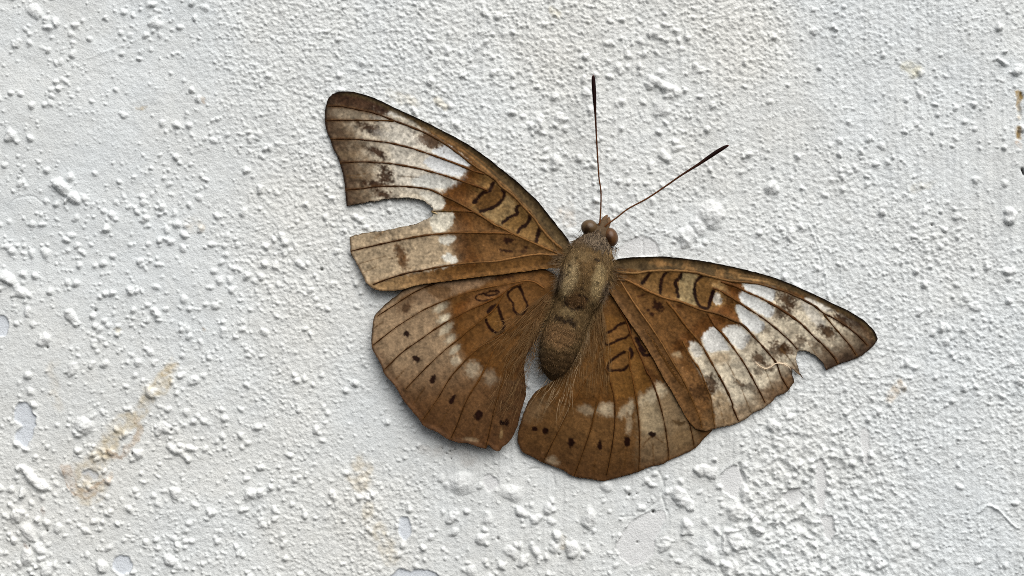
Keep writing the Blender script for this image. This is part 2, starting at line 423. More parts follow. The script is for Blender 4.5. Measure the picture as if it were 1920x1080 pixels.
BUTTERFLY_FOOTPRINT = [[(1070, 459), (963, 335), (840, 250), (661, 172), (612, 196), (613, 247), (643, 327), (650, 386), (763, 371), (812, 391), (763, 424), (656, 444), (665, 488), (700, 542), (757, 543), (700, 600), (697, 653), (735, 717), (793, 797),
    (868, 831), (935, 845), (967, 808), (986, 740), (1000, 737), (972, 806), (980, 848), (1083, 895), (1196, 885), (1304, 840), (1336, 806), (1413, 774), (1489, 714), (1494, 670), (1527, 666), (1549, 694), (1613, 668), (1645, 637), (1593, 584), (1443, 517), (1245, 481), (1150, 488), (1145, 440), (1100, 420)]]
for poly in BUTTERFLY_FOOTPRINT:
    P = np.array(poly, float)
    d = np.full(GX.shape, 99.0); reg = (GX > 590) & (GX < 1660) & (GY > 150) & (GY < 920)
    x_, y_ = GX[reg], GY[reg]
    dd = seg_dist(x_, y_, P, True); d[reg] = np.where(inside(x_, y_, P), -dd, dd)
    cap = 2.8 + np.clip(d, 0, 99) * 0.5
    H = np.where(H > cap, cap + (H - cap) * 0.15, H)
wall_mat = material('flaking_white_paint', rough=0.62, spec=0.35, vary=0.05, vary_scale=5200, bump=0.7, bump_scale=5200, bump_dist=9e-5)
ny, nx = H.shape
V = np.stack([(GX - 960) * S, -H * S, (540 - GY) * S], -1).reshape(-1, 3)
idx = np.arange(nx * ny).reshape(ny, nx)
F = np.stack([idx[:-1, :-1], idx[1:, :-1], idx[1:, 1:], idx[:-1, 1:]], -1).reshape(-1, 4)
wall = mesh_obj('wall', V, F, wall_mat, None, WC.reshape(-1, 3))
wall['kind'] = 'structure'
wall['label'] = 'white painted wall with blistered, flaking paint and rusty stains'
def wall_h(x, y):
    return H[np.clip(np.searchsorted(gy, y), 0, ny - 1), np.clip(np.searchsorted(gx, x), 0, nx - 1)]

# ------------------------------------------------------------------ the butterfly
butterfly = bpy.data.objects.new('butterfly', None)
butterfly.empty_display_size = 0.01
butterfly.location = (0, 0, 0)
scene.collection.objects.link(butterfly)
butterfly['label'] = 'brown butterfly with torn white-spotted wings resting spread on a white wall'
butterfly['category'] = 'butterfly'

def zr(x0, y0, k=6.0):
    return lambda *p: [(x0 + a / k, y0 + b / k) for a, b in p]
A1 = zr(590, 150); A2 = zr(630, 310); A3 = zr(820, 300); A4 = zr(640, 430); A5 = zr(820, 460); A6 = zr(680, 560); A7 = zr(720, 690)
B1 = zr(1120, 450); B2 = zr(1360, 490); B3 = zr(1240, 580); B4 = zr(1180, 660); B5 = zr(1080, 560); B6 = zr(950, 700, 4.8); BM = zr(960, 440, 3.858)

class Paint:
    """pigment on a set of points given in photograph pixels"""
    def __init__(self, x, y, base, seed):
        self.x, self.y, self.seed = x, y, seed
        self.c = np.tile(C(*base), (len(x), 1))
        self.n1 = fbm(x, y, 5, 2, seed); self.n2 = fbm(x, y, 14, 3, seed + 9); self.n3 = fbm(x, y, 45, 3, seed + 20); self.n0 = fbm(x, y, 2.8, 1, seed + 28)
    def lay(self, sel, m, colr, op=1.0):
        m = (np.clip(m, 0, 1) * op)[:, None]
        c = np.asarray(colr) if np.max(colr) <= 1.0 else C(*colr)
        self.c[sel] = self.c[sel] * (1 - m) + c * m
    def box(self, P, R):
        P = np.asarray(P)
        return np.where((self.x > P[:, 0].min() - R) & (self.x < P[:, 0].max() + R) & (self.y > P[:, 1].min() - R) & (self.y < P[:, 1].max() + R))[0]
    def poly(self, pts, colr, soft=3.0, op=1.0, rough=1.5, smooth=True, mott=0.0):
        P = catmull(pts, 4, True) if smooth else np.asarray(pts, float)
        s = self.box(P, soft + rough + 6)
        X, Y = self.x[s], self.y[s]
        d = seg_dist(X, Y, P, True); d = np.where(inside(X, Y, P), -d, d) + rough * (1.7 * self.n1[s] + 1.3 * self.n2[s] + 1.2 * self.n0[s])
        self.lay(s, sm(soft, -soft, d) * (1 - mott * np.clip(self.n1[s] + .5, 0, 1)), colr, op)
    def stroke(self, pts, w, colr, soft=1.2, op=1.0, rough=0.6, taper=False):
        P = catmull(pts, 4) if len(pts) > 2 else np.asarray(pts, float)
        s = self.box(P, w + soft + rough + 4)
        d, _, _, t = seg_dist(self.x[s], self.y[s], P, False, True)
        d = d + rough * (self.n1[s] + self.n0[s])
        w2 = w * 0.5 * ((1 - 0.75 * t) if taper else 1)
        self.lay(s, sm(soft, -soft, d - w2), colr, op)
    def blob(self, cx, cy, rx, ry, ang, colr, soft=0.35, op=1.0, rough=0.35):
        P = np.array([[cx, cy]]); s = self.box(P, max(rx, ry) * (1.4 + soft))
        a = math.radians(ang)
        u = (self.x[s] - cx) * math.cos(a) + (self.y[s] - cy) * math.sin(a); v = -(self.x[s] - cx) * math.sin(a) + (self.y[s] - cy) * math.cos(a)
        d = np.sqrt((u / rx) ** 2 + (v / ry) ** 2) + rough * (0.7 * self.n1[s] + 0.7 * self.n2[s] + 0.5 * self.n0[s])
        self.lay(s, sm(1 + soft, 1 - soft, d), colr, op)
    def field(self, m, colr, op=1.0):
        self.lay(np.arange(len(self.x)), m, colr, op)
    def near(self, pts):
        return seg_dist(self.x, self.y, catmull(pts, 3))
    def grain(self, bx, by, amt=0.16, streak=0.10, ripple=0.0, flecks=0.25):
        x, y = self.x, self.y
        r = np.hypot(x - bx, y - by) + 1; th = np.arctan2(y - by, x - bx)
        st = vnoise(th * 140, r / 34, self.seed + 1) + 0.6 * vnoise(th * 300, r / 22, self.seed + 2) - 0.8
        g = fbm(x, y, 4.2, 1, self.seed + 4) * 0.75 + fbm(x, y, 8.5, 2, self.seed + 6) * 0.85
        f = 1 + amt * g + streak * st + 0.07 * self.n3 + amt * (0.30 * self.n2 + 0.30 * self.n0)
        if ripple:
            f = f + ripple * (vnoise(th * 26 + 0.4 * self.n2, r / 5.0 + th * 14, self.seed + 8) - 0.5) * 2
        w0 = 1 - 0.75 * sm(0.50, 0.66, self.c.mean(1))
        self.c *= (1 + (np.clip(f, 0.4, 1.7) - 1) * w0)[:, None]
        fl = sm(0.80, 0.95, vnoise(x / 3.4 + 0.3 * self.n1, y / 3.4, self.seed + 11)) * sm(-.1, .5, self.n2)
        self.c += (self.c * 0.75 + 0.012) * (fl * flecks)[:, None]

wing_mat = material('wing_scales', rough=0.6, spec=0.06, vary=0.28, vary_scale=4200, bump=0.5, bump_scale=5000, bump_dist=4e-5)
vein_mat = material('wing_vein', rough=0.55, spec=0.08, vary=0.35, vary_scale=4000, bump=0.2, bump_scale=6000)
fur_mat = material('body_fur', rough=0.6, spec=0.1, vary=0.1, vary_scale=3000, bump=0)
body_mat = material('furry_body', rough=0.85, spec=0.05, vary=0.18, vary_scale=3500, bump=0.35, bump_scale=5000, bump_dist=4e-5)
horn_mat = material('dark_antenna_horn', rough=0.5, spec=0.04, vary=0.15, vary_scale=3000, bump=0.2, bump_scale=6000)
eye_mat = material('compound_eye', rough=0.3, spec=0.3, vary=0.10, vary_scale=9000, bump=0.25, bump_scale=16000, bump_dist=1e-5)

STEP = 1.7
def wing_mesh(name, outline, hfun, veins, painter, thick=0.7, base=(0, 0), sag=3.0):
    P = catmull(outline, 7, True)
    jag = 0.75 + 1.3 * (((P[:, 0] > 655) & (P[:, 0] < 820) & (P[:, 1] > 368) & (P[:, 1] < 442)) | ((P[:, 0] > 1478) & (P[:, 0] < 1547) & (P[:, 1] > 655) & (P[:, 1] < 715)))[:, None]
    P = P + jag * np.stack([fbm(P[:, 0], P[:, 1], 6, 2, 90), fbm(P[:, 0], P[:, 1], 6, 2, 93)], 1)
    x = np.arange(P[:, 0].min() - 4, P[:, 0].max() + 4, STEP); y = np.arange(P[:, 1].min() - 4, P[:, 1].max() + 4, STEP)
    X, Y = np.meshgrid(x, y); sh = X.shape
    fx, fy = X.ravel().copy(), Y.ravel().copy()
    ins = inside(fx, fy, P)
    d, qx, qy, _ = seg_dist(fx, fy, P, True, True)
    # grid points just outside are drawn onto the outline so that the margin is clean
    insg = ins.reshape(sh)
    idx = np.arange(fx.size).reshape(sh)
    quads = np.stack([idx[:-1, :-1], idx[1:, :-1], idx[1:, 1:], idx[:-1, 1:]], -1).reshape(-1, 4)
    cnt = ins[quads].sum(1)
    quads = quads[cnt > 0]
    snap = (~ins) | (d < 0.35 * STEP)
    fx = np.where(snap, qx, fx); fy = np.where(snap, qy, fy)
    used = np.unique(quads); remap = -np.ones(snap.size, int); remap[used] = np.arange(len(used))
    quads = remap[quads]; fx = fx[used]; fy = fy[used]; d = np.where(ins, d, 0)[used]
    dv = np.full(fx.shape, 1e9)
    for v in veins:
        dv = np.minimum(dv, seg_dist(fx, fy, catmull(v[0], 3)))
    pnt = painter(fx, fy, d, dv)
    sagging = -sag * (1 - np.exp(-(np.minimum(dv, 40) / 9.0) ** 1.5)) + 0.9 * fbm(fx, fy, 34, 2, 77)
    h_ = hfun(fx, fy)
    hh = h_ + sagging * sm(0, 10, d) * np.clip((h_ - 5) / 14, 0.3, 1)
    top = at(fx, fy, hh)
    # underside and rim
    back = at(fx, fy, hh - thick)
    n = len(fx)
    e = np.concatenate([quads[:, [0, 1]], quads[:, [1, 2]], quads[:, [2, 3]], quads[:, [3, 0]]])
    key = e[:, 0].astype(np.int64) * n + e[:, 1]; rev = e[:, 1].astype(np.int64) * n + e[:, 0]
    b = e[~np.isin(key, rev)]
    rim = np.stack([b[:, 1], b[:, 0], b[:, 0] + n, b[:, 1] + n], -1)
    Vv = np.vstack([top, back]); Fv = np.vstack([quads, quads[:, ::-1] + n, rim])
    col = np.vstack([pnt, pnt])
    w = mesh_obj(name, Vv, Fv, wing_mat, butterfly, col)
    for pts, wid, c0, c1 in veins:                       # each vein a low ridge of its own, tapering to the margin
        Pv = catmull(pts, 5)
        L = np.concatenate([[0], np.cumsum(np.hypot(*np.diff(Pv, axis=0).T))]); t = L / L[-1]
        m = max(8, int(L[-1] / 2.5))
        tt = np.linspace(0, 1, m)
        vx = np.interp(tt, t, Pv[:, 0]); vy = np.interp(tt, t, Pv[:, 1])
        vx = vx + 0.35 * fbm(tt * L[-1], 0 * tt, 9, 2, 80); vy = vy + 0.35 * fbm(tt * L[-1], 0 * tt + 50, 9, 2, 81)
        tx, ty = np.gradient(vx), np.gradient(vy); ln = np.hypot(tx, ty) + 1e-9
        nx_, ny_ = -ty / ln, tx / ln
        hw = wid * 0.52 * (0.65 + 0.35 * tt) * (1 + 0.45 * fbm(tt * L[-1], 0 * tt + 9, 6, 2, 83))
        vh = hfun(vx, vy)
        ring = []
        for a in (-1.0, -0.6, 0.0, 0.6, 1.0):
            ring.append(at(vx + nx_ * hw * a, vy + ny_ * hw * a, vh - 0.5 + (0.7 + hw * 0.4) * (1 - a * a)))
        R = np.stack(ring, 1); k = R.shape[1]
        vi = np.arange(m * k).reshape(m, k)
        Fq = np.stack([vi[:-1, :-1], vi[1:, :-1], vi[1:, 1:], vi[:-1, 1:]], -1).reshape(-1, 4)
        mixt = sm(0.15, 0.9, tt + 0.12 * fbm(tt * L[-1], 0 * tt, 14, 2, 85))[:, None]
        vc = C(*c0) * (1 - mixt) + C(*c1) * mixt
        mesh_obj('vein', R.reshape(-1, 3), Fq, vein_mat, w, np.repeat(vc, k, 0))
    return w

DK = (82, 52, 16); BR = (104, 66, 30); PV = (72, 43, 18)

# ---- left forewing (photograph's left)
LF_out = [(1070, 459), (1060, 441.7), (1045, 423), (1028, 401.7), (1008, 376.7), (986.7, 356.7), (963, 335), (936.7, 314), (910, 293), (873, 268), (840, 250),
          (790, 225), (740, 201.7), (706.7, 185.8), (681.7, 176.7), (661.7, 172.2), (641.7, 171.3), (625, 175.8), (616, 184), (611.5, 196), (609.5, 212), (609.7, 230), (613.3, 247),
          (620, 263.5), (625.8, 281), (633, 294), (639, 311.7), (643, 327), (646.5, 344), (647.5, 364), (649.7, 386.5), (649.7, 386.5), (680, 380.8), (710, 375.8), (736.7, 372), (763, 371.3),
          (785, 374.2), (800, 380), (808, 385.8), (812, 391), (809, 396), (811, 402), (806, 407.5), (793.3, 413.3), (780, 419), (763, 424), (738, 428.3), (721.7, 431.7), (696.7, 435), (675, 438.3), (655.8, 444), (655.8, 444),
          (656.7, 460), (658, 475), (665, 488), (673, 501.7), (680, 516.7), (688, 531.7), (700, 541.7), (715, 545.5), (733, 545.8), (757, 542.5), (778, 536), (806.7, 531), (840, 527), (873, 522.5), (920, 517),
          (983, 509), (1012, 505), (1043, 503), (1062, 500), (1076, 480)]
LF_h = rbf([(1065, 470, 64), (1000, 372, 50), (900, 288, 34), (740, 203, 15), (612, 200, 8), (650, 385, 9), (658, 460, 12), (715, 545, 34), (880, 505, 52), (1000, 500, 60), (860, 400, 32), (740, 300, 13), (790, 400, 17)])
LF_v = [
    (A1((150, 290), (320, 300), (500, 335), (650, 365), (800, 420), (900, 460), (1050, 515), (1200, 575), (1350, 650), (1500, 740), (1650, 850), (1760, 940)) + A3((480, 110), (640, 210), (720, 300), (850, 400), (1000, 560), (1100, 670), (1170, 770), (1280, 900), (1400, 1000)), 5.0, PV, (128, 92, 52)),
    (A1((140, 455), (400, 452), (650, 455), (800, 458), (890, 462)), 3.6, PV, DK),
    (A1((185, 665), (450, 665), (600, 680), (750, 695), (900, 720), (1100, 770), (1250, 820), (1450, 890), (1600, 945), (1700, 985)) + [(889, 321), (908, 326)], 4.2, PV, BR),
    (A1((290, 930), (550, 920), (700, 930), (850, 940)) + A2((900, 30), (1100, 80), (1300, 140), (1450, 190), (1600, 240), (1700, 280)), 4.6, PV, BR),
    (A2((110, 275), (300, 262), (430, 240), (620, 235), (800, 240), (950, 255), (1080, 280), (1200, 340), (1330, 400), (1500, 490), (1650, 580), (1800, 680)) + A3((700, 750), (850, 830), (1050, 920), (1250, 1010), (1370, 1050)), 4.8, PV, (132, 92, 48)),
    (A2((1080, 520), (1150, 515), (1300, 520)) + A3((150, 575), (350, 580), (420, 590)), 3.6, (80, 60, 15), BR),
    (A2((170, 965), (400, 910), (600, 865), (800, 825), (1000, 790), (1200, 770), (1400, 760), (1700, 760), (1920, 768)) + [(962, 440)], 4.2, PV, (120, 80, 40)),
    (A4((360, 620), (550, 550), (750, 490), (900, 465), (1100, 425), (1300, 395), (1500, 375), (1750, 360)) + A5((800, 155), (1100, 105), (1350, 110)), 4.2, PV, (150, 108, 64)),
]
def LF_paint(x, y, d, dv):
    p = Paint(x, y, (120, 83, 46), 100)
    p.field(sm(240, 40, np.hypot(x - 1060, y - 470)), (112, 82, 48), .8)
    # cell
    p.poly([(1045, 464), (1003, 412), (961, 367), (927, 336), (905, 318), (886, 330), (875, 350), (885, 392), (905, 405), (950, 432), (1000, 455)], (136, 104, 62), 5, .9)
    p.poly(A3((780, 400), (900, 500), (870, 600), (730, 690), (700, 740), (490, 590), (650, 540), (740, 460)), (156, 130, 90), 3, .85, mott=.3)
    p.poly(A3((620, 270), (740, 340), (750, 400), (640, 530), (490, 575), (420, 480), (590, 340)), (104, 70, 34), 3, .75)
    p.poly(A3((920, 520), (1030, 600), (1000, 720), (920, 780), (740, 700), (890, 620)), (118, 88, 48), 3, .7)
    p.poly(A3((280, 330), (420, 360), (480, 420), (390, 500), (250, 440), (200, 380)), (140, 98, 58), 4, .6)
    # below the hindmost vein
    p.poly([(690, 545), (760, 515), (860, 498), (960, 488), (1050, 480), (1045, 505), (900, 530), (760, 552)], (118, 82, 42), 4, .7)
    # pale outer half
    p.poly([(590, 300), (590, 170), (700, 180), (735, 207), (775, 228), (800, 246), (845, 273), (884, 306), (873, 322), (868, 330), (855, 343), (838, 352), (824, 362), (834, 373), (833, 385), (822, 394), (847, 397), (851, 410), (846, 425), (833, 436),
            (851, 444), (849, 452), (840, 460), (848, 474), (857, 488), (848, 498), (800, 509), (740, 520), (690, 540), (640, 560)], (188, 177, 158), 2.6, 1, 2.0, smooth=False)
    p.field(sm(385, 440, y) * sm(885, 845, x + 4 * p.n2) * sm(520, 505, y - (760 - x) * .2), (166, 144, 114), .85)
    p.field(sm(850, 720, x) * sm(500, 520, y + (x - 760) * .22), (162, 132, 94), .9)
    p.stroke([(884, 330), (872, 348), (850, 372), (858, 392), (866, 415), (862, 440), (868, 470), (880, 488)], 36, (96, 58, 22), 12, .75, 4)
    p.poly([(735, 232), (790, 250), (850, 290), (870, 320), (850, 345), (800, 355), (745, 345), (735, 300), (728, 260)], (204, 198, 186), 12, .6, 3)
    # windows and white spots
    p.poly([(590, 190)] * 1 + A1((1200, 700), (1330, 620), (1480, 700), (1560, 770), (1680, 870), (1758, 932), (1740, 958), (1690, 978), (1600, 945), (1450, 885), (1250, 815))[1:], (206, 207, 206), 1.6, 1, .8) if False else None
    p.poly(A1((1310, 800), (1400, 758), (1490, 720), (1570, 775), (1680, 870), (1757, 932), (1740, 958), (1690, 975), (1600, 940), (1450, 882)), (208, 209, 208), 1.6, 1, .8)
    p.poly(A1((1230, 940), (1270, 870), (1340, 845), (1450, 892), (1600, 948), (1692, 988), (1690, 1030), (1650, 1080), (1560, 1075), (1380, 1040)), (208, 209, 208), 2.0, 1, 1)
    p.poly(A2((1345, 185), (1300, 225), (1200, 258), (1080, 262), (930, 245), (850, 200), (900, 130), (1060, 100), (1220, 140)), (200, 198, 190), 3, 1, 1)
    p.poly(A2((930, 300), (1080, 298), (1170, 345), (1225, 420), (1200, 480), (1110, 500), (1090, 470), (1020, 400)), (198, 192, 178), 2.5, 1, 1)
    p.poly(A2((1085, 535), (1280, 522), (1322, 560), (1312, 650), (1240, 735), (1130, 765), (1080, 700), (1060, 620)), (196, 189, 172), 2.5, 1, 1)
    p.poly(A4((1110, 90), (1240, 72), (1275, 105), (1210, 175), (1120, 165)), (200, 194, 180), 3, .95)
    p.poly(A4((1140, 300), (1215, 262), (1295, 335), (1270, 375), (1170, 355)), (204, 200, 188), 3, .95)
    # dusky apex and margin
    mar = [(661, 172), (640, 172), (622, 179), (612, 195), (610, 212), (610, 230), (613, 247), (620, 263), (626, 281), (633, 294), (639, 311), (643, 328), (647, 345), (648, 364), (650, 387)]
    dm = p.near(mar)
    p.field(sm(92, 30, dm + 20 * p.n2 + 8 * p.n1) * sm(420, 380, y), (134, 112, 86), .9)
    p.field(sm(56, 6, dm + 16 * p.n2 + 6 * p.n1) * sm(420, 380, y), (74, 52, 36), .82)
    p.blob(668, 188, 64, 22, 18, (74, 50, 34), .45, .92)
    p.blob(655, 214, 34, 9, 6, (152, 138, 118), .6, .7)
    p.blob(650, 290, 30, 8, 4, (136, 116, 90), .6, .5)
    p.blob(716, 205, 20, 9, 25, (70, 44, 30), .5, .9)
    for bx, by, rx, ry, an in [(697, 243, 26, 9, 18), (706, 285, 18, 7, 20), (722, 316, 16, 6, 35), (723, 330, 22, 11, 60), (705, 346, 26, 6, 0), (722, 366, 24, 8, 15)]:
        p.blob(bx, by, rx, ry, an, (72, 46, 28), .6, .95, .7)
    p.blob(803, 263, 30, 13, 20, (96, 62, 30), .35, .9, .6)
    p.blob(740, 235, 35, 8, 20, (196, 190, 178), .5, .5); p.blob(748, 257, 40, 12, 12, (190, 184, 172), .5, .6)
    p.poly(A1((860, 345), (960, 370), (1110, 455), (1120, 480), (1000, 440), (830, 390)), (208, 202, 190), 2, .9)
    # dusky pair of spots between the last veins
    p.blob(752, 475, 18, 8, 60, (104, 72, 44), .6, .9, .7); p.blob(757, 494, 16, 9, 75, (108, 76, 46), .6, .85, .7)
    for a, b, w in [(A4((190, 390), (500, 300)), 0, 1.8), (A4((240, 490), (420, 410)), 0, 1.8), (A4((540, 335), (740, 280)), 0, 2.2), (A2((120, 120), (330, 95)), 0, 1.6), (A2((120, 140), (290, 135)), 0, 1.4), (A2((700, 120), (930, 135)), 0, 2)]:
        p.stroke(a, w, (112, 86, 56), 1, .75)
    p.stroke(A4((380, 100), (480, 20)), 5, (140, 112, 80), 3, .7)
    # costa
    cst = LF_out[0:17]
    dc = p.near(cst)
    wid = np.interp(x, [610, 700, 800, 870, 930, 1000, 1070], [6, 8, 12, 18, 24, 26, 18])
    p.field(sm(wid + 4, wid - 3, dc + 2 * p.n1), (92, 76, 51), .92)
    p.field(np.exp(-((dc - wid * .85) / 2.2) ** 2) * sm(780, 860, x) * sm(1040, 900, x), (168, 122, 74), .6)
    p.field(np.exp(-((dc - wid * .55) / 1.6) ** 2) * sm(800, 860, x) * sm(960, 900, x), (150, 106, 62), .5)
    p.field(sm(5.5, 1.5, dc + .8 * p.n1), (34, 23, 15), .95)
    # cell marks
    for a, w in [(A3((625, 255), (590, 335), (500, 380), (415, 475)), 6.5), (A3((735, 325), (755, 390), (720, 460), (640, 530), (490, 582)), 5.2), (A3((935, 500), (885, 545), (895, 605), (800, 650), (735, 705)), 5.5),
                 (A3((1030, 585), (1042, 650), (1000, 725), (930, 770), (908, 815)), 5.5), (A3((1150, 765), (1132, 840), (1112, 915)), 6.5)]:
        p.stroke(a, w * 1.2, (44, 14, 10), 1.3, .97, 1.0)
    p.blob(*A3((790, 905))[0], 11, 7, 20, (56, 22, 12), .4, .9, .7); p.stroke(A3((705, 1010), (830, 1030)), 4.5, (56, 26, 12), 1.5, .9, 1.4); p.blob(*A3((995, 985))[0], 4, 4, 0, (60, 26, 12), .5, .8); p.blob(*A3((965, 1030))[0], 6, 4, 0, (60, 26, 12), .5, .7)
    p.stroke(A3((570, 740), (610, 725), (640, 760), (610, 780)), 2.4, (70, 34, 14), 1, .8)
    # dark outline of the torn margin
    dmar = p.near(LF_out[28:31]); p.field(sm(4.5, 1, dmar), (60, 40, 26), .7)
    p.field(sm(5.0, 1.0, p.near(LF_out[50:62]) + p.n1), (70, 48, 30), .75)
    p.field(sm(2.2, .6, p.near(LF_out[31:51]) + .8 * p.n1), (70, 44, 22), .65)
    p.field(sm(5, 1, dm + p.n1), (52, 34, 24), .85)
    p.field(sm(4.5, 1.5, dv), (96, 64, 30), .55)
    p.grain(1070, 470, .42, .16, 0, .6)
    return p.c
wing_LF = wing_mesh('forewing', LF_out, LF_h, LF_v, LF_paint)
wing_LF['label'] = 'torn forewing with a deep notch in its outer edge'

# ---- left hindwing
LH_out = [(757, 543), (743, 554), (733, 561.7), (720, 573), (710, 583), (703, 591), (699.7, 601), (698, 615), (696.5, 635), (697.5, 653), (705, 666.7), (713, 681), (721, 701), (735, 717), (743, 727), (750.5, 740), (758, 753), (771.7, 770), (783, 783), (793, 796.7),
          (806.7, 805), (820, 810.5), (836.7, 821.7), (851.7, 828), (868, 831), (879, 831.7), (891.7, 836), (901.7, 840), (911.7, 842), (911.7, 842), (915, 832), (915, 832), (922.5, 841.7), (931.7, 845.5), (938.5, 844), (942, 838), (953, 830), (961.7, 818),
          (966.7, 808), (971.7, 793), (976.7, 773), (981.7, 756), (985.5, 745), (986.5, 731.7), (984, 707), (983, 690), (988, 665), (1004, 640), (1020, 605), (1040, 575), (1052, 540), (1040, 515), (1000, 500), (920, 502), (840, 512), (790, 525)]
LH_h = rbf([(1035, 560, 57), (990, 515, 54), (870, 510, 44), (757, 545, 26), (700, 600, 24), (698, 650, 32), (760, 760, 40), (850, 828, 42), (935, 845, 38), (985, 740, 40), (960, 610, 56), (860, 660, 44)])
HV = (72, 44, 18)
LH_v = [
    (A4((400, 980), (600, 850), (800, 720), (950, 650)) + [(830, 525)], 3.0, HV, HV),
    (A6((115, 525), (350, 340), (500, 240), (700, 120), (900, 30)) + A5((250, 560), (500, 490), (750, 440), (1040, 400), (1200, 480)), 3.2, HV, (132, 88, 44)),
    (A6((255, 790), (450, 600), (650, 460), (850, 320), (1000, 230), (1200, 130), (1400, 40)) + A5((700, 570), (830, 470), (960, 425)), 3.4, HV, (110, 68, 28)),
    (A6((490, 1010), (700, 790), (900, 600), (1050, 480), (1200, 350), (1400, 190)) + A5((640, 720), (740, 560)), 3.0, HV, (112, 72, 30)),
    (A7((440, 580), (600, 350), (700, 180)) + A6((1000, 870), (1150, 700), (1300, 560), (1500, 440), (1700, 300)) + [(1000, 575)], 3.0, HV, (128, 84, 40)),
    (A7((760, 780), (830, 620), (900, 430), (980, 270), (1060, 150)) + [(918, 673), (933, 640)], 3.0, HV, (120, 78, 36)),
    (A7((1150, 880), (1190, 700), (1240, 480), (1290, 300), (1330, 180), (1370, 60)) + [(955, 670), (968, 648)], 2.8, HV, (120, 78, 36)),
]
def LH_paint(x, y, d, dv):
    p = Paint(x, y, (119, 82, 44), 140)
    r = np.hypot(x - 1040, y - 540)
    p.field(sm(900, 620, y) * sm(120, 260, r), (120, 80, 40), .6)
    # outer zone: greyish above, browner toward the anal angle
    bound = [(720, 480), (800, 535), (838, 568), (846, 600), (848, 622), (858, 645), (868, 668), (890, 700), (930, 712), (975, 720)]
    outer = bound + [(1010, 760), (990, 880), (800, 900), (650, 760), (660, 520)]
    p.poly(outer, (158, 134, 106), 13, .92, 2, smooth=False)
    p.field(sm(640, 770, y + 0.25 * (x - 800)) * sm(-6, 6, seg_dist(x, y, bound) * np.where(inside(x, y, outer), 1, -1)), (106, 72, 40), .92)
    p.field(sm(560, 680, y) * sm(1000, 900, x) * sm(150, 80, d) * 0, (0.1, 0.1, 0.1))
    p.poly([(757, 545), (800, 528), (870, 522), (930, 518), (900, 536), (850, 553), (800, 570), (770, 566)], (150, 122, 94), 5, .8)
    p.poly([(800, 535), (845, 540), (835, 560), (812, 556)], (124, 92, 60), 4, .8)
    p.poly([(875, 560), (905, 545), (960, 533), (950, 548), (900, 570), (862, 590)], (142, 100, 62), 4, .6)
    p.poly([(850, 575), (880, 560), (870, 590), (855, 600)], (112, 68, 28), 4, .7)
    p.stroke([(842, 590), (862, 620), (872, 650), (890, 675), (915, 690), (955, 705)], 24, (106, 68, 30), 10, .6, 3)
    p.field(sm(95, 0, d + 10 * p.n2) * sm(660, 780, y), (76, 48, 26), .6)
    for q, rx, ry, an, op in [((868, 105), 14, 6, -28, .95), ((915, 222), 12, 7, -35, 1), ((935, 345), 14, 6, -40, .8), ((985, 455), 12, 6, -40, .75), ((1035, 575), 12, 5, -40, .85), ((1052, 690), 9, 8, -45, .6), ((1240, 795), 14, 15, 0, .5), ((1430, 885), 12, 14, 0, .24)]:
        p.blob(*A6(q)[0], rx, ry, an, (190, 178, 154), .5, op * .85, .4)
    for q, rx, ry, an in [((488, 115), 7, 10, 20), ((500, 400), 6, 6.5, 0), ((605, 680), 7.5, 6, 20), ((790, 910), 5, 9, 25)]:
        p.blob(*A6(q)[0], rx, ry, an, (44, 14, 8), .3, .97, .45)
    for q, rx, ry, an in [((768, 360), 5.5, 9.5, 25), ((1062, 525), 7, 11, 15), ((1380, 612), 4.4, 7.5, 0), ((1325, 615), 5, 4, 0)]:
        p.blob(*A7(q)[0], rx, ry, an, (40, 10, 6), .25, .97, .35)
    p.blob(*A6((480, 60))[0], 14, 22, 20, (120, 92, 66), .5, .6)
    # ring marks
    D2 = (46, 14, 8)
    p.poly(A5((940, 480), (800, 560), (860, 740), (960, 770), (1005, 690)), (130, 92, 50), 3, .6)
    p.poly(A5((590, 740), (690, 720), (745, 890), (690, 980), (570, 880)), (138, 98, 50), 3, .6)
    for a, w in [(A5((930, 465), (870, 470), (795, 540), (810, 600), (850, 650), (862, 735), (920, 780), (975, 765)), 3.6), (A5((930, 470), (955, 530), (985, 610), (1012, 685), (970, 770)), 3.4),
                 (A5((690, 700), (712, 780), (750, 890), (730, 960), (685, 992), (610, 950), (560, 880), (548, 835)), 4.4), (A5((580, 750), (610, 705), (670, 680)), 7),
                 (A5((540, 545), (600, 515), (690, 520), (650, 555), (560, 565), (535, 550)), 3.2), (A5((520, 540), (440, 570), (440, 610), (520, 625), (620, 600)), 2.2)]:
        p.stroke(a, w * 1.35, D2, 1.3, .97, .8)
    p.stroke(A5((660, 365), (740, 360), (840, 345)), 6, (74, 40, 18), 3, .8, 2.5); p.stroke(A5((480, 375), (560, 400)), 5, (96, 66, 36), 3, .7, 2)
    for a in (A6((350, 930), (480, 790)), A7((310, 440), (470, 210)), A7((640, 640), (720, 480)), A6((130, 330), (230, 260)), A7((990, 760), (1020, 640))):
        p.stroke(a, 2.0, (90, 60, 28), 1.2, .8)
    p.blob(*A7((980, 805))[0], 12, 4, 8, (170, 148, 116), .5, .7); p.blob(*A7((1320, 740))[0], 3, 10, 5, (160, 132, 92), .5, .6)
    p.stroke(A4((640, 800), (950, 650)), 5, (104, 78, 48), 3, .6)
    p.field(sm(4.5, 1.0, d + p.n1), (58, 36, 20), .85); p.field(sm(26, 5, d + 6 * p.n2) * sm(600, 680, y), (92, 62, 38), .5)
    p.field(sm(4, 1.5, dv), (96, 62, 26), .5)
    p.grain(1040, 540, .24, .16, .22, .42)
    return p.c
wing_LH = wing_mesh('hindwing', LH_out, LH_h, LH_v, LH_paint)

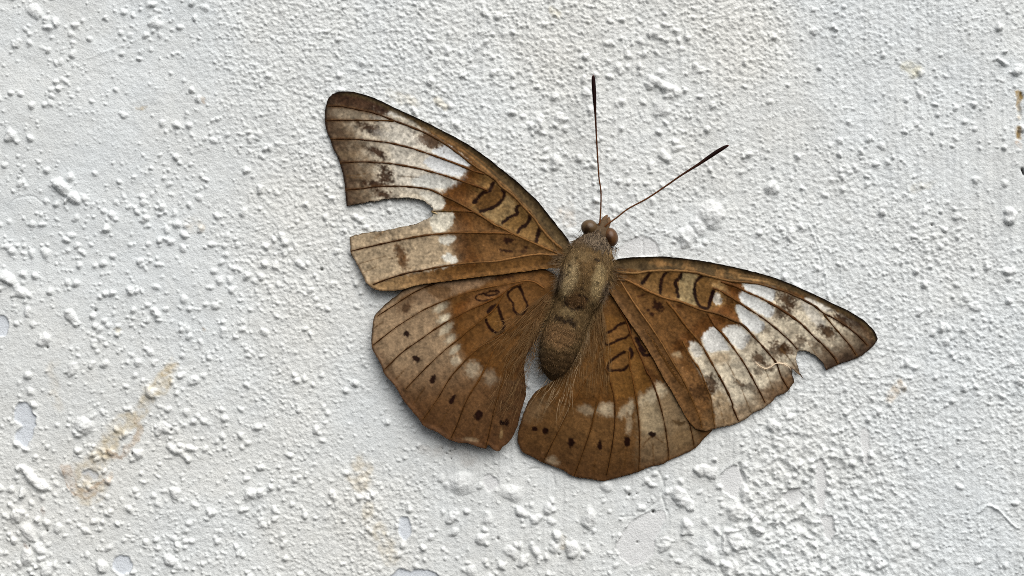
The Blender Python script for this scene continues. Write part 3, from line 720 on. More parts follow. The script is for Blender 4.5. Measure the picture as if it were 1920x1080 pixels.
# ---- right forewing
RF_out = [(1136, 505), (1142, 495), (1150, 488), (1170, 484), (1203, 481.7), (1245, 481), (1278, 484), (1311.7, 488), (1345, 494), (1378, 501), (1411.7, 509), (1443, 517.5), (1485, 533), (1526.7, 552), (1560, 568), (1593, 584), (1620, 601), (1637, 618), (1643.5, 630), (1645, 637), (1640, 645),
          (1630, 656), (1613, 668), (1596, 675), (1573, 683), (1549, 694.5), (1549, 694.5), (1544, 683), (1537, 675), (1527, 666), (1514, 659), (1503, 657), (1495.5, 659), (1493.5, 670), (1495, 683), (1499, 696), (1508, 711), (1508, 711), (1497, 702), (1488, 694), (1481, 691), (1481, 691), (1486, 702), (1489.5, 714),
          (1484, 724), (1473, 736.5), (1456, 743), (1449, 752), (1440, 759), (1430, 767), (1413, 774), (1401.7, 783), (1388, 791), (1371.7, 797.5), (1346.7, 802), (1333, 806), (1321, 808), (1307, 804.5), (1297, 797), (1286.7, 783), (1273, 758), (1260, 735), (1243, 706.7), (1230, 682), (1216, 658), (1198, 630), (1172, 592), (1148, 556), (1136, 535)]
RF_h = rbf([(1145, 500, 64), (1245, 482, 57), (1400, 506, 34), (1560, 570, 14), (1645, 636, 8), (1550, 692, 10), (1480, 735, 8), (1330, 806, 14), (1200, 630, 54), (1300, 640, 40), (1250, 720, 41), (1440, 620, 20), (1495, 660, 11)])
RV = (92, 62, 22)
RF_v = [
    (B2((1600, 945), (1500, 840), (1350, 720), (1200, 630), (1100, 580), (1000, 500), (850, 420), (700, 350), (550, 305), (400, 260), (230, 235)) + B1((1500, 462), (1250, 405), (1100, 365), (850, 345), (600, 350), (430, 375), (220, 360)), 5.2, PV, (140, 104, 62)),
    (B2((1470, 1050), (1380, 920), (1250, 770), (1150, 650), (1100, 585)), 4.0, PV, DK),
    ([(1571, 682)] + B2((1220, 1075), (1100, 940), (1000, 850), (850, 700), (700, 590), (560, 500), (400, 415), (230, 340)) + [(1378, 536), (1352, 528)], 5.2, PV, BR),
    (B2((810, 985), (720, 890), (600, 780), (450, 660), (270, 540), (150, 460)) + B1((1400, 580), (1300, 540)), 4.4, PV, BR),
    (B3((1430, 890), (1350, 760), (1290, 600), (1150, 430), (1050, 320), (920, 180)) + B1((1500, 890), (1350, 830), (1150, 780), (950, 700), (750, 650), (560, 570), (390, 480), (240, 420)), 5.0, PV, (138, 96, 52)),
    (B3((1170, 1050), (1050, 820), (950, 640), (850, 490), (700, 290), (600, 180)) + B1((1240, 830),), 4.4, PV, BR),
    (B4((1230, 775), (1160, 620)) + B3((800, 1060), (720, 880), (620, 700), (530, 540), (430, 370), (300, 220), (160, 30)) + B1((780, 690),), 4.8, PV, (120, 80, 38)),
    (B4((965, 840), (940, 720), (920, 530), (870, 400), (790, 200)) + [(1295, 670), (1280, 640)], 3.2, (104, 72, 36), (118, 80, 40)),
    (B4((815, 850), (790, 740), (700, 520), (600, 310), (430, 20)) + B5((950, 480), (780, 230), (640, 30)) + B1((220, 400),), 3.8, (104, 70, 32), (150, 108, 64)),
]
def RF_paint(x, y, d, dv):
    p = Paint(x, y, (120, 83, 46), 180)
    p.field(sm(230, 40, np.hypot(x - 1145, y - 505)), (112, 80, 44), .7)
    p.poly(B1((430, 390), (620, 355), (850, 350), (1200, 395), (1450, 520), (1560, 740), (1500, 880), (1200, 790), (900, 690), (600, 580)), (138, 104, 62), 5, .9)
    p.poly(B1((950, 370), (1130, 380), (1090, 560), (1120, 740), (900, 660), (920, 520)), (160, 140, 102), 3, .9, mott=.25)
    p.poly(B1((800, 370), (930, 375), (870, 500), (905, 640), (720, 600), (710, 490)), (122, 86, 46), 3, .7)
    p.poly(B1((1180, 420), (1300, 560), (1260, 760), (1140, 730), (1090, 560)), (120, 86, 46), 3, .7)
    p.poly(B1((1300, 480), (1450, 500), (1500, 640), (1400, 760), (1300, 700), (1320, 580)), (168, 136, 92), 4, .8, mott=.6)
    p.poly(B1((1320, 600), (1370, 610), (1400, 700), (1340, 730), (1300, 680)), (204, 196, 182), 2, .9)
    p.poly(B1((1320, 760), (1500, 740), (1560, 830), (1600, 930), (1400, 850), (1280, 800)), (142, 94, 54), 4, .8)
    p.poly(B1((1480, 400), (1640, 480), (1600, 620), (1540, 700), (1480, 560)), (112, 70, 34), 5, .8, mott=.3)
    # anal strip
    p.poly([(1150, 560), (1170, 550), (1230, 630), (1290, 735), (1318, 806), (1300, 800), (1240, 708), (1200, 640)], (116, 84, 52), 5, .85)
    # pale outer half
    pale = B2((170, 240), (290, 240), (560, 300), (850, 420), (1000, 400), (1500, 700), (1650, 950), (1500, 1100)) + [(1540, 740), (1440, 790), (1340, 815)] + [(1340, 780), (1333, 748), (1325, 726), (1310, 700), (1296, 672), (1290, 655), (1294, 645), (1303, 641), (1314, 650), (1316, 640), (1322, 624), (1336, 614), (1345, 618), (1355, 632), (1358, 618), (1368, 612), (1380, 609), (1388, 614)] + B2((160, 640), (115, 560), (130, 510), (170, 485), (165, 420), (155, 370), (200, 335), (215, 300))
    p.poly(pale, (192, 180, 158), 2.2, 1, 1.6, smooth=False)
    p.stroke([(1395, 528), (1385, 548), (1380, 570), (1372, 596), (1340, 604), (1318, 620), (1300, 636), (1280, 650)], 26, (102, 62, 26), 9, 0.0, 4)
    p.stroke([(1368, 545), (1366, 575), (1352, 598), (1325, 606), (1305, 622), (1285, 640), (1272, 655)], 22, (100, 60, 24), 8, .7, 4)
    # windows
    WH = (206, 206, 202)
    p.poly(B2((215, 250), (300, 245), (540, 310), (560, 360), (540, 440), (500, 450), (400, 400), (235, 325)), WH, 2, 1, 1)
    p.poly(B2((160, 370), (215, 340), (330, 400), (500, 490), (560, 540), (530, 620), (480, 640), (300, 540), (175, 450)), WH, 2.4, 1, 1.2)
    p.poly(B2((130, 520), (170, 495), (300, 580), (430, 680), (440, 740), (370, 800), (250, 760), (160, 640)), WH, 2.4, 1, 1.2)
    p.poly(B3((470, 290), (530, 225), (600, 205), (650, 250), (740, 390), (770, 450), (640, 470), (530, 480), (480, 400)), (204, 202, 196), 2.4, 1, 1.2)
    p.poly(B3((700, 230), (760, 190), (850, 180), (930, 230), (1000, 310), (960, 400), (900, 450), (820, 420), (730, 300)), (204, 202, 195), 2.4, 1, 1.2)
    p.poly(B3((310, 375), (390, 380), (430, 420), (450, 500), (390, 540), (340, 470)), (200, 194, 182), 3, .95)
    p.poly(B3((120, 500), (180, 480), (240, 530), (210, 570), (140, 550)), (176, 152, 118), 4, .9)
    p.poly(B3((500, 540), (640, 490), (760, 500), (770, 590), (620, 620)), (168, 146, 116), 5, .7)
    p.poly(B2((880, 410), (1000, 420), (1180, 520), (1190, 560), (1100, 555), (960, 480)), (206, 200, 188), 2, .95)
    p.poly(B2((850, 450), (950, 500), (1100, 640), (1120, 740), (1020, 720), (900, 580)), (196, 190, 178), 4, .8)
    # brown on the lowest cells
    p.poly(B4((430, 60), (700, 90), (800, 250), (880, 420), (930, 560), (960, 860), (830, 880), (760, 700), (640, 400)), (128, 92, 56), 5, .85)
    p.poly(B4((560, 60), (690, 130), (740, 230), (620, 220)), (120, 80, 40), 5, .5)
    p.poly(B4((930, 480), (1060, 440), (1150, 600), (1220, 780), (1000, 850), (950, 700)), (156, 130, 96), 6, .8, mott=.2)
    p.field(sm(46, 8, p.near(RF_out[44:55]) + 14 * p.n2), (132, 104, 72), .75)
    # dusky marks
    DM = (80, 54, 30)
    for q, rx, ry, an, op in [((690, 430), 22, 15, 35, .95), ((640, 560), 22, 9, 35, .75), ((570, 600), 12, 9, 0, .6), ((1150, 790), 16, 10, 30, .95), ((1290, 660), 22, 8, 40, .95), ((860, 900), 10, 12, 40, .7), ((640, 990), 20, 7, 30, .85), ((1010, 930), 24, 5, 20, .6), ((460, 770), 14, 5, 40, .6), ((760, 800), 14, 12, 20, .35)]:
        p.blob(*B2(q)[0], rx, ry, an, DM, .5, op, .7)
    for q, rx, ry, an, op in [((1110, 570), 14, 9, 40, .9), ((1190, 640), 14, 6, 30, .8), ((1100, 680), 8, 12, 20, .6), ((1320, 470), 18, 16, 30, .8), ((1420, 440), 18, 7, 25, .8), ((550, 840), 12, 16, -30, .9), ((440, 920), 17, 17, 0, .9), ((1030, 880), 16, 8, 20, .6), ((870, 830), 12, 5, 40, .7), ((1000, 350), 10, 8, 0, .4), ((980, 420), 14, 9, 0, .35)]:
        p.blob(*B3(q)[0], rx, ry, an, DM, .5, op, .7)
    # dusky apex and outer margin
    mar = [(1645, 637), (1640, 645), (1630, 656), (1613, 668), (1596, 675), (1573, 683), (1549, 694)]
    dm = p.near(mar)
    p.field(sm(70, 24, dm + 16 * p.n2 + 6 * p.n1), (100, 80, 60), .9)
    p.field(sm(30, 4, dm + 8 * p.n2), (72, 50, 35), .8)
    dm2 = p.near([(1508, 700), (1489, 714), (1484, 724), (1473, 736), (1456, 743)])
    p.field(sm(40, 5, dm2 + 10 * p.n2), (116, 88, 62), .85)
    p.blob(1600, 598, 44, 14, 33, (66, 45, 32), .5, .9)
    p.blob(1615, 625, 24, 8, 40, (112, 92, 70), .6, .5); p.blob(1592, 632, 22, 7, 45, (150, 134, 112), .6, .6)
    # costa
    dc = p.near(RF_out[0:20])
    wid = np.interp(x, [1140, 1200, 1300, 1380, 1430, 1500, 1600, 1645], [12, 26, 27, 24, 17, 12, 10, 7])
    p.field(sm(wid + 3, wid - 3, dc + 2 * p.n1), (92, 75, 50), .92)
    p.field(np.exp(-((dc - wid * .75) / 2.0) ** 2) * sm(1360, 1400, x) * sm(1470, 1440, x), (172, 134, 88), .75)
    p.field(np.exp(-((dc - wid * .45) / 1.6) ** 2) * sm(1340, 1400, x) * sm(1470, 1440, x), (150, 116, 76), .5)
    for q, rx, ry in [((690, 250), 14, 6), ((790, 280), 14, 4), ((1000, 270), 6, 7), ((1040, 320), 12, 5), ((1390, 370), 9, 8), ((1540, 360), 9, 8), ((1330, 285), 7, 5)]:
        p.blob(*B1(q)[0], rx, ry, 8, (170, 128, 80), .7, .5, .8)
    p.field(sm(5.5, 1.5, dc + .8 * p.n1), (36, 25, 16), .95)
    # cell marks
    for a, w in [(B1((590, 365), (550, 430), (505, 485)), 6), (B1((780, 360), (730, 420), (715, 500), (708, 595)), 5), (B1((945, 370), (930, 420), (880, 470), (895, 540), (910, 640)), 5.5),
                 (B1((1180, 400), (1110, 470), (1095, 580), (1120, 690), (1170, 755), (1250, 765), (1265, 700), (1310, 580)), 5), (B1((1270, 690), (1285, 630), (1305, 575)), 7)]:
        p.stroke(a, w * 1.2, (44, 14, 10), 1.3, .97, 1.0)
    p.blob(*B1((675, 730))[0], 13, 8, 45, (52, 18, 10), .35, .92, .6); p.blob(*B1((570, 790))[0], 3.5, 3, 0, (58, 22, 10), .4, .9); p.blob(*B1((615, 835))[0], 5, 4, 30, (58, 22, 10), .4, .9); p.stroke(B1((460, 640), (530, 615)), 4, (66, 28, 12), 1.5, .8)
    p.blob(*B1((920, 745))[0], 7, 5, 0, (80, 42, 16), .5, .7)
    # torn membrane
    p.stroke(B3((1060, 595), (1110, 640), (1170, 668), (1230, 650), (1290, 610), (1370, 615), (1450, 680)), 3.4, (224, 204, 178), 1.2, .95, .4)
    p.stroke(B3((630, 620), (700, 605), (760, 600), (880, 570)), 2.6, (206, 190, 164), 2, .6)
    for a in (B3((1340, 440), (1480, 610), (1560, 740)), B4((1110, 130), (1200, 300), (1250, 370)), B4((1270, 430), (1370, 690)), B4((1000, 560), (1070, 800)), B4((1530, 200), (1620, 430)), B3((1650, 380), (1750, 520)), B2((1420, 960), (1480, 1060))):
        p.stroke(a, 1.8, (112, 84, 50), 1, .75)
    p.field(sm(4.5, 1, p.near(RF_out[41:58]) + p.n1), (66, 44, 26), .75)
    p.field(sm(4.5, 1, dm + p.n1), (56, 38, 26), .8)
    p.field(sm(2.4, .6, p.near(RF_out[26:42]) + .6 * p.n1), (74, 48, 28), .6)
    p.field(sm(4.5, 1.5, dv), (96, 64, 30), .55)
    # comb of scales seen on the anal strip
    u = (x - 1240) * 0.87 + (y - 700) * -0.5; v = (x - 1240) * 0.5 + (y - 700) * 0.87
    st = np.sin(v / 1.15 + 1.4 * p.n2 + u * .12) * inside(x, y, np.array(B4((300, 60), (420, 40), (640, 420), (780, 740), (800, 860), (690, 800), (480, 450))))
    p.c *= (1 + 0.10 * st)[:, None]
    p.grain(1140, 510, .40, .16, 0, .6)
    return p.c
wing_RF = wing_mesh('forewing', RF_out, RF_h, RF_v, RF_paint)
wing_RF['label'] = 'forewing with a small notch and a fine tear near its tip'

# ---- right hindwing
RH_out = [(1335, 790), (1336, 806), (1321, 821), (1304, 839.6), (1283, 851), (1254, 863.5), (1241.7, 870.5), (1216.7, 876), (1196, 885), (1168.7, 892.7), (1148, 898), (1129, 901.7), (1112.5, 899), (1083, 895), (1066.7, 889.6), (1054, 881), (1033, 873), (1014.6, 865.6), (996, 856), (980, 848),
          (973, 835), (970, 823), (972, 806), (977, 789.6), (983, 771), (991.7, 752), (1002, 737.5), (1015, 727), (1034, 716), (1056, 696), (1074, 668), (1090, 630), (1106, 590), (1118, 565), (1130, 545), (1150, 548), (1190, 590), (1240, 660), (1290, 735)]
RH_h = rbf([(1125, 560, 55), (1180, 600, 51), (1321, 810, 9), (1250, 865, 6), (1130, 900, 6), (1015, 866, 9), (975, 830, 14), (1010, 730, 42), (1090, 680, 50), (1200, 750, 38), (1250, 690, 43), (1120, 790, 36)])
RH_v = [
    (B6((330, 790), (420, 610), (500, 450), (570, 310), (650, 170), (710, 60)), 2.8, HV, (118, 78, 38)),
    (B6((610, 920), (690, 700), (760, 490), (800, 320), (840, 180), (880, 20)), 3.0, HV, (118, 78, 36)),
    (B6((900, 915), (950, 650), (975, 400), (970, 250), (940, 100), (910, 0)) + B5((330, 790), (300, 600), (290, 480), (310, 200)), 3.4, HV, (110, 70, 30)),
    (B6((1190, 870), (1195, 600), (1185, 400), (1160, 200), (1125, 0)) + B5((610, 800), (595, 600)), 3.4, HV, (118, 76, 34)),
    (B6((1455, 775), (1450, 650), (1420, 450), (1370, 250), (1320, 100), (1280, 10)) + B5((800, 830), (720, 640), (640, 470), (560, 240), (470, 90)), 3.6, HV, (104, 62, 28)),
    (B6((1690, 670), (1670, 560), (1650, 470)) + [(1286, 770)], 3.2, HV, HV),
]
def RH_paint(x, y, d, dv):
    p = Paint(x, y, (118, 82, 44), 220)
    bound = [(960, 720), (1000, 760), (1040, 762), (1075, 758), (1110, 764), (1122, 762), (1150, 762), (1160, 770), (1168, 755), (1185, 748), (1200, 744), (1216, 735), (1224, 733), (1228, 722), (1238, 720), (1260, 720)]
    outer = bound + [(1360, 780), (1330, 860), (1130, 920), (960, 880)]
    p.poly(outer, (122, 88, 52), 12, .95, 2, smooth=False)
    p.poly([(1196, 750), (1222, 735), (1232, 722), (1262, 735), (1300, 800), (1310, 840), (1255, 862), (1200, 880), (1196, 815)], (150, 128, 98), 11, .85, 3)
    p.poly([(1200, 752), (1220, 738), (1245, 790), (1240, 812), (1215, 815), (1202, 800)], (170, 152, 122), 8, .7)
    p.field(sm(820, 880, y) * sm(1180, 1080, x), (112, 80, 50), .6)
    p.stroke([(1060, 748), (1100, 752), (1140, 752), (1165, 745), (1195, 735), (1222, 722)], 24, (108, 70, 32), 9, .6, 3)
    p.poly([(1130, 600), (1170, 600), (1190, 640), (1215, 700), (1218, 730), (1180, 745), (1150, 745), (1135, 690)], (132, 92, 44), 6, .6)
    p.poly([(1210, 690), (1236, 705), (1240, 722), (1226, 724)], (84, 52, 22), 4, .8)
    p.field(sm(100, 0, d + 10 * p.n2) * sm(700, 830, y) * sm(1300, 1200, x), (78, 50, 26), .6)
    for q, rx, ry, an, op in [((890, 330), 15, 12, 0, .85), ((720, 330), 14, 9, 20, .5), ((1050, 340), 7, 14, 25, .75), ((1115, 300), 6, 14, 5, .9), ((1210, 250), 6, 14, 0, .5), ((1305, 210), 12, 12, 20, .9), ((1375, 150), 12, 14, -20, .95), ((410, 790), 12, 8, 20, .6), ((1100, 470), 6, 16, 0, .5)]:
        p.blob(*B6(q)[0], rx, ry, an, (190, 174, 146), .55, op * .72, .4)
    p.blob(*B6((250, 330))[0], 26, 18, -40, (146, 118, 86), .6, .6)
    for q, rx, ry, an in [((580, 615), 7, 9, 20), ((838, 655), 5, 8, 0), ((1085, 610), 5.4, 10.5, 0), ((1312, 550), 7, 5, 20), ((250, 500), 6, 5, 10), ((350, 515), 6, 6, 30)]:
        p.blob(*B6(q)[0], rx, ry, an, (40, 10, 6), .28, .97, .4)
    p.blob(*B6((1560, 445))[0], 16, 5, 5, (88, 66, 40), .5, .9, .8)
    p.blob(*B6((1590, 600))[0], 28, 24, 0, (124, 98, 66), .5, .6)
    for a in (B6((1300, 570), (1250, 620), (1220, 680)), B6((1330, 570), (1400, 620)), B6((780, 890), (800, 780)), B6((1055, 880), (1075, 690)), B6((1325, 820), (1315, 630)), B6((1060, 660), (1000, 730))):
        p.stroke(a, 2.2, (90, 60, 28), 1.2, .8)
    D2 = (46, 14, 8)
    p.poly(B5((330, 400), (500, 285), (600, 330), (590, 420), (350, 520)), (136, 96, 54), 3, .6); p.poly(B5((370, 740), (530, 610), (590, 700), (550, 790), (380, 805)), (136, 96, 54), 3, .6)
    for a, w in [(B5((580, 265), (500, 285), (420, 345), (330, 400), (312, 470), (345, 522), (430, 490), (500, 455), (560, 440), (600, 400)), 3.8), (B5((575, 265), (600, 310), (612, 400)), 4.5), (B5((545, 600), (480, 635), (400, 690), (365, 745), (370, 800), (450, 805), (530, 800), (590, 750)), 4.2), (B5((610, 570), (630, 620), (612, 660)), 5.5),
                 (B5((680, 450), (720, 530), (770, 590)), 6), (B5((720, 560), (760, 630), (825, 635)), 5)]:
        p.stroke(a, w * 1.3, D2, 1.3, .97, .8)
    p.field(sm(4.5, 1.0, d + p.n1) * sm(700, 760, y), (60, 38, 20), .85); p.field(sm(22, 5, d + 5 * p.n2) * sm(720, 800, y), (94, 64, 38), .45)
    p.field(sm(4, 1.5, dv), (96, 62, 26), .5)
    p.grain(1130, 560, .22, .16, .20, .40)
    return p.c
wing_RH = wing_mesh('hindwing', RH_out, RH_h, RH_v, RH_paint)

# ---- body: head, thorax and abdomen in one skin
AX = np.array([  # x, y, half width, centre height, vertical half
    (1137, 412, 2, 56, 2), (1134, 419, 8, 57, 8), (1131, 426, 14, 58, 14), (1127, 435, 18, 59, 18), (1122, 446, 27, 59, 23), (1118, 455, 32, 59, 28), (1113, 466, 38, 59, 34), (1108, 480, 41, 59, 38), (1103, 497, 45, 59, 41), (1097, 518, 47, 59, 42), (1091, 538, 46, 58, 40),
    (1084, 557, 43, 57, 37), (1077, 574, 38, 55, 33), (1070, 590, 37, 54, 34), (1062, 611, 37, 53, 36), (1055, 632, 37, 52, 36), (1047, 654, 36, 51, 35), (1042, 675, 32, 50, 31), (1038, 693, 25, 48, 24), (1035, 706, 13, 47, 13), (1034, 714, 1.5, 46, 2)], float)
tA = np.concatenate([[0], np.cumsum(np.hypot(*np.diff(AX[:, :2], axis=0).T))])
ns, na = 190, 120
AX[:, 3] -= 15; AX[:, 4] *= 0.88
ts = np.linspace(0, tA[-1], ns)
cx, cy, hw, ch, vh = [np.interp(ts, tA, AX[:, i]) for i in range(5)]
k5 = np.array([1, 4, 6, 4, 1]) / 16.0
for arr in (cx, cy, hw, ch, vh):
    for _ in range(6):
        arr[2:-2] = np.convolve(arr, k5, 'valid')
dx, dy = np.gradient(cx), np.gradient(cy); ln = np.hypot(dx, dy); dx /= ln; dy /= ln
ang = np.linspace(0, 2 * math.pi, na, endpoint=False)
CA, SA = np.cos(ang)[None], np.sin(ang)[None]
bX = cx[:, None] + (-dy)[:, None] * hw[:, None] * CA
bY = cy[:, None] + dx[:, None] * hw[:, None] * CA
bH = ch[:, None] + vh[:, None] * SA
seg = np.zeros(ns)
for yy in (628, 646, 662, 676, 688): seg += np.exp(-((cy - yy) / 2.6) ** 2)
seg += 1.6 * np.exp(-((cy - 577) / 4.5) ** 2) + 1.4 * np.exp(-((cy - 456) / 4.0) ** 2)
nzv = 0.9 * fbm(bX, bY + bH * 2, 12, 3, 300) + 0.3 * fbm(bX + bH, bY, 3.5, 1, 303) - 1.5 * seg[:, None]
fade = np.clip(hw / 15, 0, 1)[:, None]
bX = bX + (-dy)[:, None] * CA * nzv * fade; bY = bY + dx[:, None] * CA * nzv * fade; bH = bH + SA * nzv * fade
q = Paint(bX.ravel(), bY.ravel(), (112, 90, 60), 260)
xx, yy = q.x, q.y
q.field(sm(470, 445, yy), (96, 80, 64), .8)
q.blob(1125, 452, 24, 10, 25, (70, 56, 44), .5, .6, .8)
q.blob(1100, 510, 30, 38, 15, (112, 86, 54), .5, .6)
q.blob(1068, 522, 13, 30, 15, (172, 150, 112), .5, .8); q.blob(1121, 528, 11, 32, 12, (170, 148, 108), .5, .75); q.blob(1088, 478, 22, 9, 15, (140, 118, 84), .5, .5)
q.poly(BM((390, 450), (460, 420), (530, 440), (545, 480), (500, 525), (430, 535), (400, 500)), (98, 70, 44), 4, .8)
q.blob(1050, 630, 30, 24, 15, (130, 98, 66), .5, .75); q.blob(1064, 585, 14, 9, 15, (146, 124, 88), .5, .6)
q.field(sm(648, 668, yy + 4 * q.n2), (90, 68, 44), .85)
q.field(sm(615, 640, yy) * np.exp(-((xx - 1012 - (660 - yy) * .12) / 10) ** 2), (86, 74, 58), .5)
for yb in (664, 678, 690, 700):
    q.stroke([(1022, yb - 5), (1035, yb + 2), (1048, yb)], 4, (58, 44, 28), 2.5, .55, 2)
q.stroke(BM((320, 590), (360, 620), (410, 625), (450, 645)), 9, (38, 24, 16), 4, .85, 3); q.stroke(BM((400, 590), (425, 610)), 7, (40, 26, 18), 4, .7, 2)
q.stroke(BM((380, 450), (388, 490), (410, 525), (440, 538), (500, 522)), 4, (44, 28, 20), 1.8, .85, 1.5)
for a in ((490, 440), (520, 440), (540, 465), (605, 178), (628, 183), (468, 170), (360, 275), (412, 268), (620, 343), (415, 222), (395, 290), (575, 500)):
    q.blob(*BM(a)[0], 3, 2.6, 0, (36, 26, 20), .4, .85)
q.stroke(BM((525, 315), (512, 350)), 2, (58, 42, 28), 1, .8); q.stroke(BM((395, 415), (450, 402), (505, 378)), 2.4, (66, 48, 30), 1.4, .8); q.stroke(BM((655, 140), (650, 240), (640, 300)), 2, (70, 56, 36), 1.2, .7); q.stroke(BM((505, 380), (560, 440)), 2, (66, 48, 30), 1.4, .5)
q.blob(1043, 548, 5, 12, 20, (36, 22, 16), .6, .8); q.blob(1052, 520, 6, 18, 15, (104, 92, 80), .5, .6); q.blob(1136, 545, 8, 18, 20, (108, 94, 82), .5, .6)
q.grain(1110, 430, .22, .14, 0, .3)
bv = at(bX.ravel(), bY.ravel(), bH.ravel())
ii = np.arange(ns * na).reshape(ns, na); jj = np.roll(ii, -1, 1)
bF = np.stack([ii[:-1], jj[:-1], jj[1:], ii[1:]], -1).reshape(-1, 4)
body = mesh_obj('body', bv, bF, body_mat, butterfly, q.c)

def body_top(x, y):
    d, bx, by, t = seg_dist(np.atleast_1d(np.asarray(x, float)), np.atleast_1d(np.asarray(y, float)), np.stack([cx, cy], 1), False, True)
    k = np.clip((t * (ns - 1)).astype(int), 0, ns - 1)
    u = np.clip(d / np.maximum(hw[k], 1e-3), 0, 1)
    return ch[k] + vh[k] * np.sqrt(1 - u * u), u

# ---- hairs (thin tapering blades)
def hairs(name, parent, roots, dirs, lens, lift, width, cols, h0, bend, seed):
    n = len(roots); kseg = 4
    r_ = np.random.default_rng(seed)
    t = np.linspace(0, 1, kseg + 1)[None, :]
    ang_ = np.arctan2(dirs[:, 1], dirs[:, 0])[:, None] + (bend[:, None] * t)
    step = lens[:, None] / kseg
    px = roots[:, :1] + np.concatenate([np.zeros((n, 1)), np.cumsum(np.cos(ang_[:, :-1]) * step, 1)], 1)
    py = roots[:, 1:2] + np.concatenate([np.zeros((n, 1)), np.cumsum(np.sin(ang_[:, :-1]) * step, 1)], 1)
    hh = h0(px, py) + lift[:, None] * np.sin(np.pi * np.clip(t * 0.8 + 0.08, 0, 1))
    w = width[:, None] * 0.5 * (1 - 0.85 * t)
    sx, sy = -np.sin(ang_) * w, np.cos(ang_) * w
    Lp = at(px - sx, py - sy, hh); Rp = at(px + sx, py + sy, hh)
    Vv = np.stack([Lp, Rp], 2).reshape(-1, 3)
    base_i = (np.arange(n) * (kseg + 1) * 2)[:, None] + (np.arange(kseg) * 2)[None]
    Fv = np.stack([base_i, base_i + 1, base_i + 3, base_i + 2], -1).reshape(-1, 4)
    o = mesh_obj(name, Vv, Fv, fur_mat, parent, np.repeat(cols, (kseg + 1) * 2, 0))
    o['kind'] = 'stuff'
    return o

def shades(n, a, b, r_):
    t = r_.random(n)[:, None]
    return (C(*a) * (1 - t) + C(*b) * t) * (0.8 + 0.4 * r_.random(n))[:, None]

hr = np.random.default_rng(5)
# body pile
n = 5200
k = hr.integers(28, ns - 8, n); aa = hr.uniform(0.02, math.pi - 0.02, n)
keep = (cy[k] < 660) | (hr.random(n) < 0.45); k = k[keep]; aa = aa[keep]; n = len(k)
rx = cx[k] - dy[k] * hw[k] * np.cos(aa); ry = cy[k] + dx[k] * hw[k] * np.cos(aa)
dirs = np.stack([dx[k] - dy[k] * np.cos(aa) * .55 + hr.normal(0, .35, n), dy[k] + dx[k] * np.cos(aa) * .55 + hr.normal(0, .35, n)], 1)
def bh0(x, y):
    sh = x.shape; h, u = body_top(x.ravel(), y.ravel()); return h.reshape(sh) + 0.4
edge = np.abs(np.cos(aa)) ** 3
ia = np.clip((aa / (2 * math.pi) * na).astype(int), 0, na - 1)
hc = q.c.reshape(ns, na, 3)[k, ia] * np.exp(hr.normal(0.12, .25, n) + edge * .25)[:, None]
hairs('fur', body, np.stack([rx, ry], 1), dirs, hr.uniform(3, 8, n) + edge * hr.uniform(0, 20, n), hr.uniform(.2, 1.8, n), hr.uniform(.5, 1.0, n), hc, bh0, hr.normal(0, .5, n), 1)
# collar and head tuft
n = 700
rx = 1122 + hr.normal(0, 13, n); ry = 450 + (rx - 1122) * .42 + hr.normal(0, 6, n)
dirs = np.stack([hr.normal(-.3, .6, n), hr.normal(.75, .5, n)], 1)
hairs('collar_fur', body, np.stack([rx, ry], 1), dirs, hr.uniform(6, 16, n), hr.uniform(1, 3, n), hr.uniform(.8, 1.4, n), shades(n, (50, 38, 30), (150, 130, 106), hr), bh0, hr.normal(0, .6, n), 2)

def radial_hairs(name, parent, origin, a0, a1, r0, r1, n, hf, la, lb, ca, cb, jitter=.12, wmin=.8, wmax=1.6):
    a = np.radians(hr.uniform(a0, a1, n)); r = r0 + (r1 * 1.3 - r0) * hr.random(n) ** 1.6
    rt = np.stack([origin[0] + np.cos(a) * r, origin[1] + np.sin(a) * r], 1)
    a2 = a + jitter * 2.2 * (vnoise(rt[:, 0] / 9, rt[:, 1] / 9, 5) - .5) * 2 + hr.normal(0, jitter * .5, n)
    return hairs(name, parent, rt, np.stack([np.cos(a2), np.sin(a2)], 1), hr.uniform(la, lb, n), hr.uniform(1, 6, n), hr.uniform(wmin, wmax, n), shades(n, ca, cb, hr), lambda x, y: hf(x, y) + 0.8, hr.normal(0, .3, n), 3)
radial_hairs('hair_fringe', wing_LH, (1046, 536), 114, 146, 22, 120, 300, LH_h, 22, 60, (106, 76, 44), (140, 106, 68), .14, .35, .85)
radial_hairs('hair_fringe', wing_LH, (1040, 520), 104, 119, 85, 200, 200, LH_h, 25, 60, (104, 76, 46), (140, 110, 74), .14, .35, .85)
radial_hairs('hair_fringe', wing_RH, (1126, 545), 80, 122, 22, 130, 360, RH_h, 24, 60, (106, 78, 46), (144, 112, 74), .14, .35, .85)
radial_hairs('hair_fringe', wing_RH, (1124, 545), 104, 121, 60, 170, 170, RH_h, 30, 66, (130, 104, 70), (186, 160, 126), .12, .35, .8)
# wing roots
for nm, par, o_, a0, a1, hf, nn in (('root_fur', wing_LF, (1076, 490), 150, 215, LF_h, 260), ('root_fur', wing_RF, (1128, 510), -30, 75, RF_h, 260)):
    radial_hairs(nm, par, o_, a0, a1, 4, 30, nn, hf, 8, 20, (88, 68, 46), (140, 116, 88), .3, .5, 1.1)

